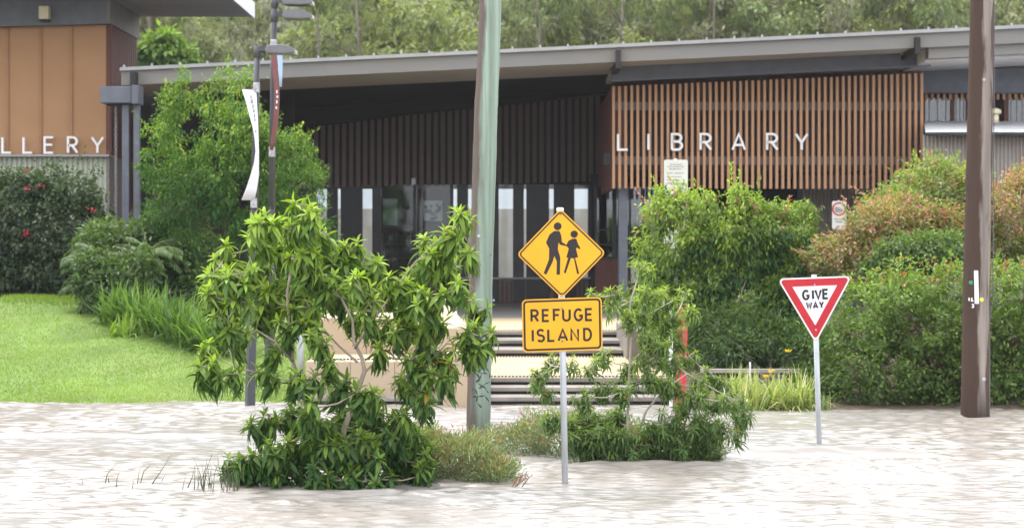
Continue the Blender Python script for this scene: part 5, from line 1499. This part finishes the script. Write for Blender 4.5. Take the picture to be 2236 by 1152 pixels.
CL1 = [(440, 40, 34, 40), (460, 90, 50, 40), (440, 130, 60, 40), (330, 120, 60, 45), (280, 110, 30, 30), (530, 150, 50, 36), (370, 200, 70, 50), (290, 190, 55, 45), (160, 230, 50, 40), (220, 290, 70, 50), (110, 300, 40, 50), (100, 380, 50, 50), (190, 400, 55, 45), (165, 470, 55, 45), (210, 530, 50, 36),
       (290, 320, 70, 60), (340, 390, 70, 50), (300, 450, 50, 45), (420, 340, 70, 60), (450, 240, 60, 50), (500, 310, 60, 60), (570, 230, 60, 45), (640, 210, 55, 40), (690, 260, 45, 45), (600, 300, 60, 50), (650, 340, 50, 50), (440, 430, 60, 50), (560, 380, 55, 50), (480, 490, 44, 36), (500, 550, 42, 40), (390, 480, 45, 45),
       (700, 430, 50, 40), (640, 460, 50, 40), (720, 480, 44, 44), (735, 590, 28, 45), (800, 330, 55, 40), (760, 375, 45, 40), (840, 380, 60, 50), (880, 300, 55, 45), (900, 180, 44, 40), (950, 175, 40, 40), (900, 235, 55, 40), (965, 235, 50, 40), (990, 140, 34, 40), (1045, 90, 34, 34), (1062, 195, 40, 34), (975, 280, 50, 40), (920, 390, 70, 45), (1000, 360, 42, 45), (850, 460, 65, 45), (925, 460, 42, 44), (800, 520, 50, 40), (880, 530, 50, 45), (840, 600, 40, 36),
       (1085, 420, 45, 40), (1045, 505, 46, 40), (1095, 530, 52, 46), (1085, 585, 50, 40), (960, 590, 46, 44), (985, 665, 52, 45), (905, 660, 60, 45), (820, 690, 46, 40), (870, 730, 48, 44), (895, 775, 36, 34),
       (100, 590, 52, 40), (120, 655, 55, 34), (70, 640, 28, 38), (195, 672, 26, 26), (312, 672, 40, 36), (335, 580, 28, 36), (548, 630, 28, 40), (400, 680, 44, 44), (470, 690, 46, 40), (590, 700, 48, 36), (650, 735, 60, 45), (700, 790, 60, 50), (560, 735, 40, 36), (620, 790, 50, 40),
       (290, 850, 55, 44), (400, 820, 60, 50), (470, 800, 50, 44), (500, 870, 75, 50), (600, 860, 80, 55), (700, 870, 70, 60), (780, 860, 70, 60), (850, 920, 65, 65), (870, 1000, 65, 50), (780, 970, 80, 65), (650, 960, 90, 75), (540, 960, 80, 65), (430, 960, 80, 65), (320, 970, 70, 50), (250, 1000, 60, 55), (185, 1010, 45, 50), (350, 1050, 80, 40), (470, 1060, 80, 36), (600, 1060, 80, 36), (720, 1060, 70, 36), (830, 1055, 60, 36), (900, 1040, 42, 40)]
ST1 = [[(690, 1100, 0, .026), (678, 930, 0), (658, 850, 0), (640, 790, 0.05), (632, 720, 0.05), (627, 640, 0.1), (640, 560, .1)], [(735, 1100, 0, .028), (752, 935, 0), (776, 870, -.05), (796, 810, 0), (790, 780, 0), (772, 745, .05), (770, 700, .1), (745, 650, .1)],
       [(796, 812, 0, .013), (815, 795, .1), (850, 780, .1), (935, 792, 0)], [(775, 760, 0, .013), (800, 720, -.1), (850, 650, -.1), (900, 580, 0), (960, 520, 0)], [(640, 790, 0, .012), (600, 745, -.1), (560, 720, -.1), (500, 760, -.1)], [(780, 790, 0, .012), (740, 755, .15), (690, 700, .2), (660, 640, .2)], [(935, 792, 0, .009), (975, 750, .1), (1010, 752, .1)]]
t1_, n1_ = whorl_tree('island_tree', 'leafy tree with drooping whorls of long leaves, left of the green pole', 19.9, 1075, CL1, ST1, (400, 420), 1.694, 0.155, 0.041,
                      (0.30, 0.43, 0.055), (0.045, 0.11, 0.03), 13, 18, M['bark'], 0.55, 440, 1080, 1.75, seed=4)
CL2 = [(620, 285, 40, 30), (510, 390, 40, 32), (430, 390, 32, 20), (560, 420, 45, 40), (640, 390, 55, 40), (700, 400, 50, 40), (775, 395, 36, 32), (795, 460, 34, 40), (740, 470, 44, 34), (670, 440, 45, 34), (620, 470, 45, 40), (555, 480, 40, 40), (500, 440, 30, 25), (760, 550, 46, 34), (700, 520, 46, 40), (650, 560, 50, 40), (690, 600, 50, 40), (640, 640, 55, 40), (730, 640, 44, 40), (790, 620, 40, 36),
       (560, 660, 40, 34), (465, 630, 40, 34), (430, 660, 40, 30), (250, 640, 45, 34), (225, 690, 40, 34), (340, 650, 32, 32), (210, 720, 30, 24), (260, 760, 32, 26), (480, 740, 55, 34), (400, 780, 50, 34), (540, 760, 50, 34), (620, 720, 60, 40), (700, 740, 50, 40), (760, 730, 50, 34), (830, 720, 50, 34), (880, 690, 45, 34), (920, 730, 40, 40), (820, 780, 55, 40), (760, 810, 50, 34), (880, 790, 50, 40), (960, 790, 46, 36), (1000, 820, 40, 40), (990, 880, 34, 40), (980, 930, 20, 26), (910, 900, 44, 34), (850, 870, 50, 40),
       (430, 880, 75, 50), (520, 860, 55, 50), (400, 950, 80, 55), (480, 940, 80, 65), (560, 960, 80, 60), (640, 940, 80, 65), (700, 870, 70, 50), (750, 920, 80, 65), (830, 930, 70, 65), (880, 980, 50, 40), (600, 1005, 80, 30), (700, 1005, 80, 30), (800, 995, 80, 34), (500, 1000, 70, 30), (430, 1000, 60, 30), (275, 870, 45, 34), (360, 900, 45, 40)]
ST2 = [[(1374, 1030, 0, .017), (1370, 930, 0), (1374, 820, 0), (1378, 740, 0), (1376, 660, 0), (1395, 600, 0)], [(1385, 1020, 0, .016), (1390, 950, 0), (1412, 895, -.1), (1450, 850, -.1), (1500, 815, -.1)], [(1376, 735, 0, .009), (1410, 690, -.1), (1470, 655, -.1)], [(1376, 720, 0, .009), (1350, 680, .1), (1335, 650, .1)],
       [(1378, 790, 0, .009), (1420, 750, .15), (1460, 720, .2)], [(1374, 850, 0, .009), (1300, 830, -.1), (1220, 800, -.1)], [(1500, 815, -.1, .009), (1560, 850, 0), (1620, 880, 0)]]
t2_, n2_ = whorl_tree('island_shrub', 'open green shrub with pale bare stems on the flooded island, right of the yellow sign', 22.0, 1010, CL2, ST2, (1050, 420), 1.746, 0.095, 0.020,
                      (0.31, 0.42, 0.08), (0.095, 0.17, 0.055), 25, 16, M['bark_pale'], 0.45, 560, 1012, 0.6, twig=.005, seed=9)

# low grevillea mats round the feet of both
def c_grev(n, cl, h, d):
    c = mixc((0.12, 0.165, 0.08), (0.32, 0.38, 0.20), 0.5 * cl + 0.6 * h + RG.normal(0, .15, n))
    pk = (RG.uniform(0, 1, n) < .22) & (h > .35) & (cl > .4); c[pk] = (0.36, 0.17, 0.10)
    return c
gm = 'low grevillea mats on the flooded island'
g1 = [E(960, 1010, 70, 60, 20.6, .45), E(1020, 1005, 70, 58, 20.6, .45), E(1075, 1030, 55, 36, 20.4, .4), E(930, 980, 50, 50, 20.8, .4)]
bush('grevillea', g1, 12500, 0.05, c_grev, 'low grey green grevillea with rusty flowers between the island tree and the sign post', 'shrub', gm, asp=.24, per=9, sig=.04, cut_z=-.02, droop=-.7, base=(X(1000, 20.6), 20.6, -.1), shell=.3)
g2 = [E(1140, 965, 60, 40, 23.0, .4), E(1210, 950, 60, 52, 22.8, .45), E(1280, 950, 60, 55, 22.6, .45), E(1160, 925, 22, 34, 23, .2), E(1350, 960, 70, 50, 22.5, .45), E(1090, 960, 40, 28, 23.2, .35), E(1540, 970, 40, 38, 22.6, .4)]
bush('grevillea', g2, 13000, 0.05, c_grev, 'low grey green grevillea with rusty flowers behind the sign post', 'shrub', gm, asp=.24, per=9, sig=.04, cut_z=-.02, droop=-.7, base=(X(1230, 22.8), 22.8, -.1), shell=.3)
sp = thing('drowned_twig', P(1140, 1060, 19.5), 'small reddish twig poking out of the water beside the sign post', 'twig')
mb = MB(); k = []
for a, b in (((1118, 1062), (1130, 1046)), ((1124, 1062), (1148, 1044)), ((1140, 1062), (1157, 1040)), ((1130, 1060), (1140, 1036))):
    p, q = P(*a, 19.5), P(*b, 19.5); mb.tube([p, q], [.006, .003], 5)
    m_ = 9; t_ = np.linspace(.2, 1, m_)[:, None]
    k.append((T_SIMPLE, np.array(p) * (1 - t_) + np.array(q) * t_, frames(unit(m_) * .6 + np.array([0, 0, .5]), unit(m_), np.full(m_, .04), np.full(m_, .012)), np.tile(np.array([(0.30, 0.13, 0.09)]), (m_, 1))))
mb.build('stem', M['bark_brown'], sp); join_leaves('leaves', k, sp, M['leaf'])

# reeds
def reed(pts, d, w, col, label=None):
    v = [P(a, b, d) for a, b in pts]
    out = []
    for i in range(len(v)):
        t_ = (v[min(i + 1, len(v) - 1)] - v[max(0, i - 1)]).normalized(); s = Vector((t_.z, 0.25, -t_.x)).normalized() * w * (1 - .85 * i / (len(v) - 1))
        out += [v[i] - s, v[i] + s]
    return out
rt = thing('reeds', P(400, 1065, 19.6), 'thin dark reed blades standing in the water left of the island tree', 'reeds')
RD = [[(181, 1056), (179, 1048), (176, 1040)], [(230, 1055), (234, 1035), (255, 1010)], [(254, 1062), (256, 1040), (262, 1028)], [(300, 1055), (303, 1035), (306, 1020)], [(307, 1053), (314, 1028), (326, 1016), (340, 1016), (352, 1024)], [(332, 1056), (350, 1030), (375, 990)], [(353, 1050), (358, 1040), (362, 1030)],
      [(398, 1070), (402, 1050), (408, 1035)], [(410, 1064), (420, 1040), (425, 1018)], [(424, 1078), (425, 1050), (426, 1015)], [(432, 1076), (433, 1045), (431, 1020)], [(444, 1074), (437, 1050), (434, 1030)], [(447, 1074), (444, 1045), (446, 1025)], [(289, 1066), (291, 1052), (290, 1044)], [(238, 1054), (237, 1046), (236, 1040)]]
for i in range(46):
    x = rnd.uniform(436, 520); h = rnd.uniform(30, 95); l = rnd.uniform(-22, 22)
    RD.append([(x, 1078), (x + l * .3, 1078 - h * .55), (x + l, 1078 - h)])
for i, q in enumerate(RD):
    v = reed(q, 19.6 + rnd.uniform(-.25, .35) * (i > 14), rnd.uniform(.003, .006), None)
    mb = MB(); mb.v = [tuple(p) for p in v]
    mb.f = [(2 * j, 2 * j + 1, 2 * j + 3, 2 * j + 2) for j in range(len(q) - 1)]
    mb.build('blade', M['reed'], rt)

# ------------------------------------------------------------------ humid air
hz = MB().box(-450, 450, -320, 520, -2.0, 42.0).build('haze', M['glass'])
hm = bpy.data.materials.new('humid_air'); hm.use_nodes = True
for nd in list(hm.node_tree.nodes):
    if nd.type == 'BSDF_PRINCIPLED': hm.node_tree.nodes.remove(nd)
pv = hm.node_tree.nodes.new('ShaderNodeVolumePrincipled')
pv.inputs['Color'].default_value = (0.93, 0.95, 1.0, 1)
pv.inputs['Density'].default_value = 0.00024
pv.inputs['Anisotropy'].default_value = 0.1
hm.node_tree.links.new(pv.outputs[0], hm.node_tree.nodes['Material Output'].inputs['Volume'])
hz.data.materials.clear(); hz.data.materials.append(hm)
tag(hz, 'thin humid haze filling the air over the flood', 'haze', kind='stuff')
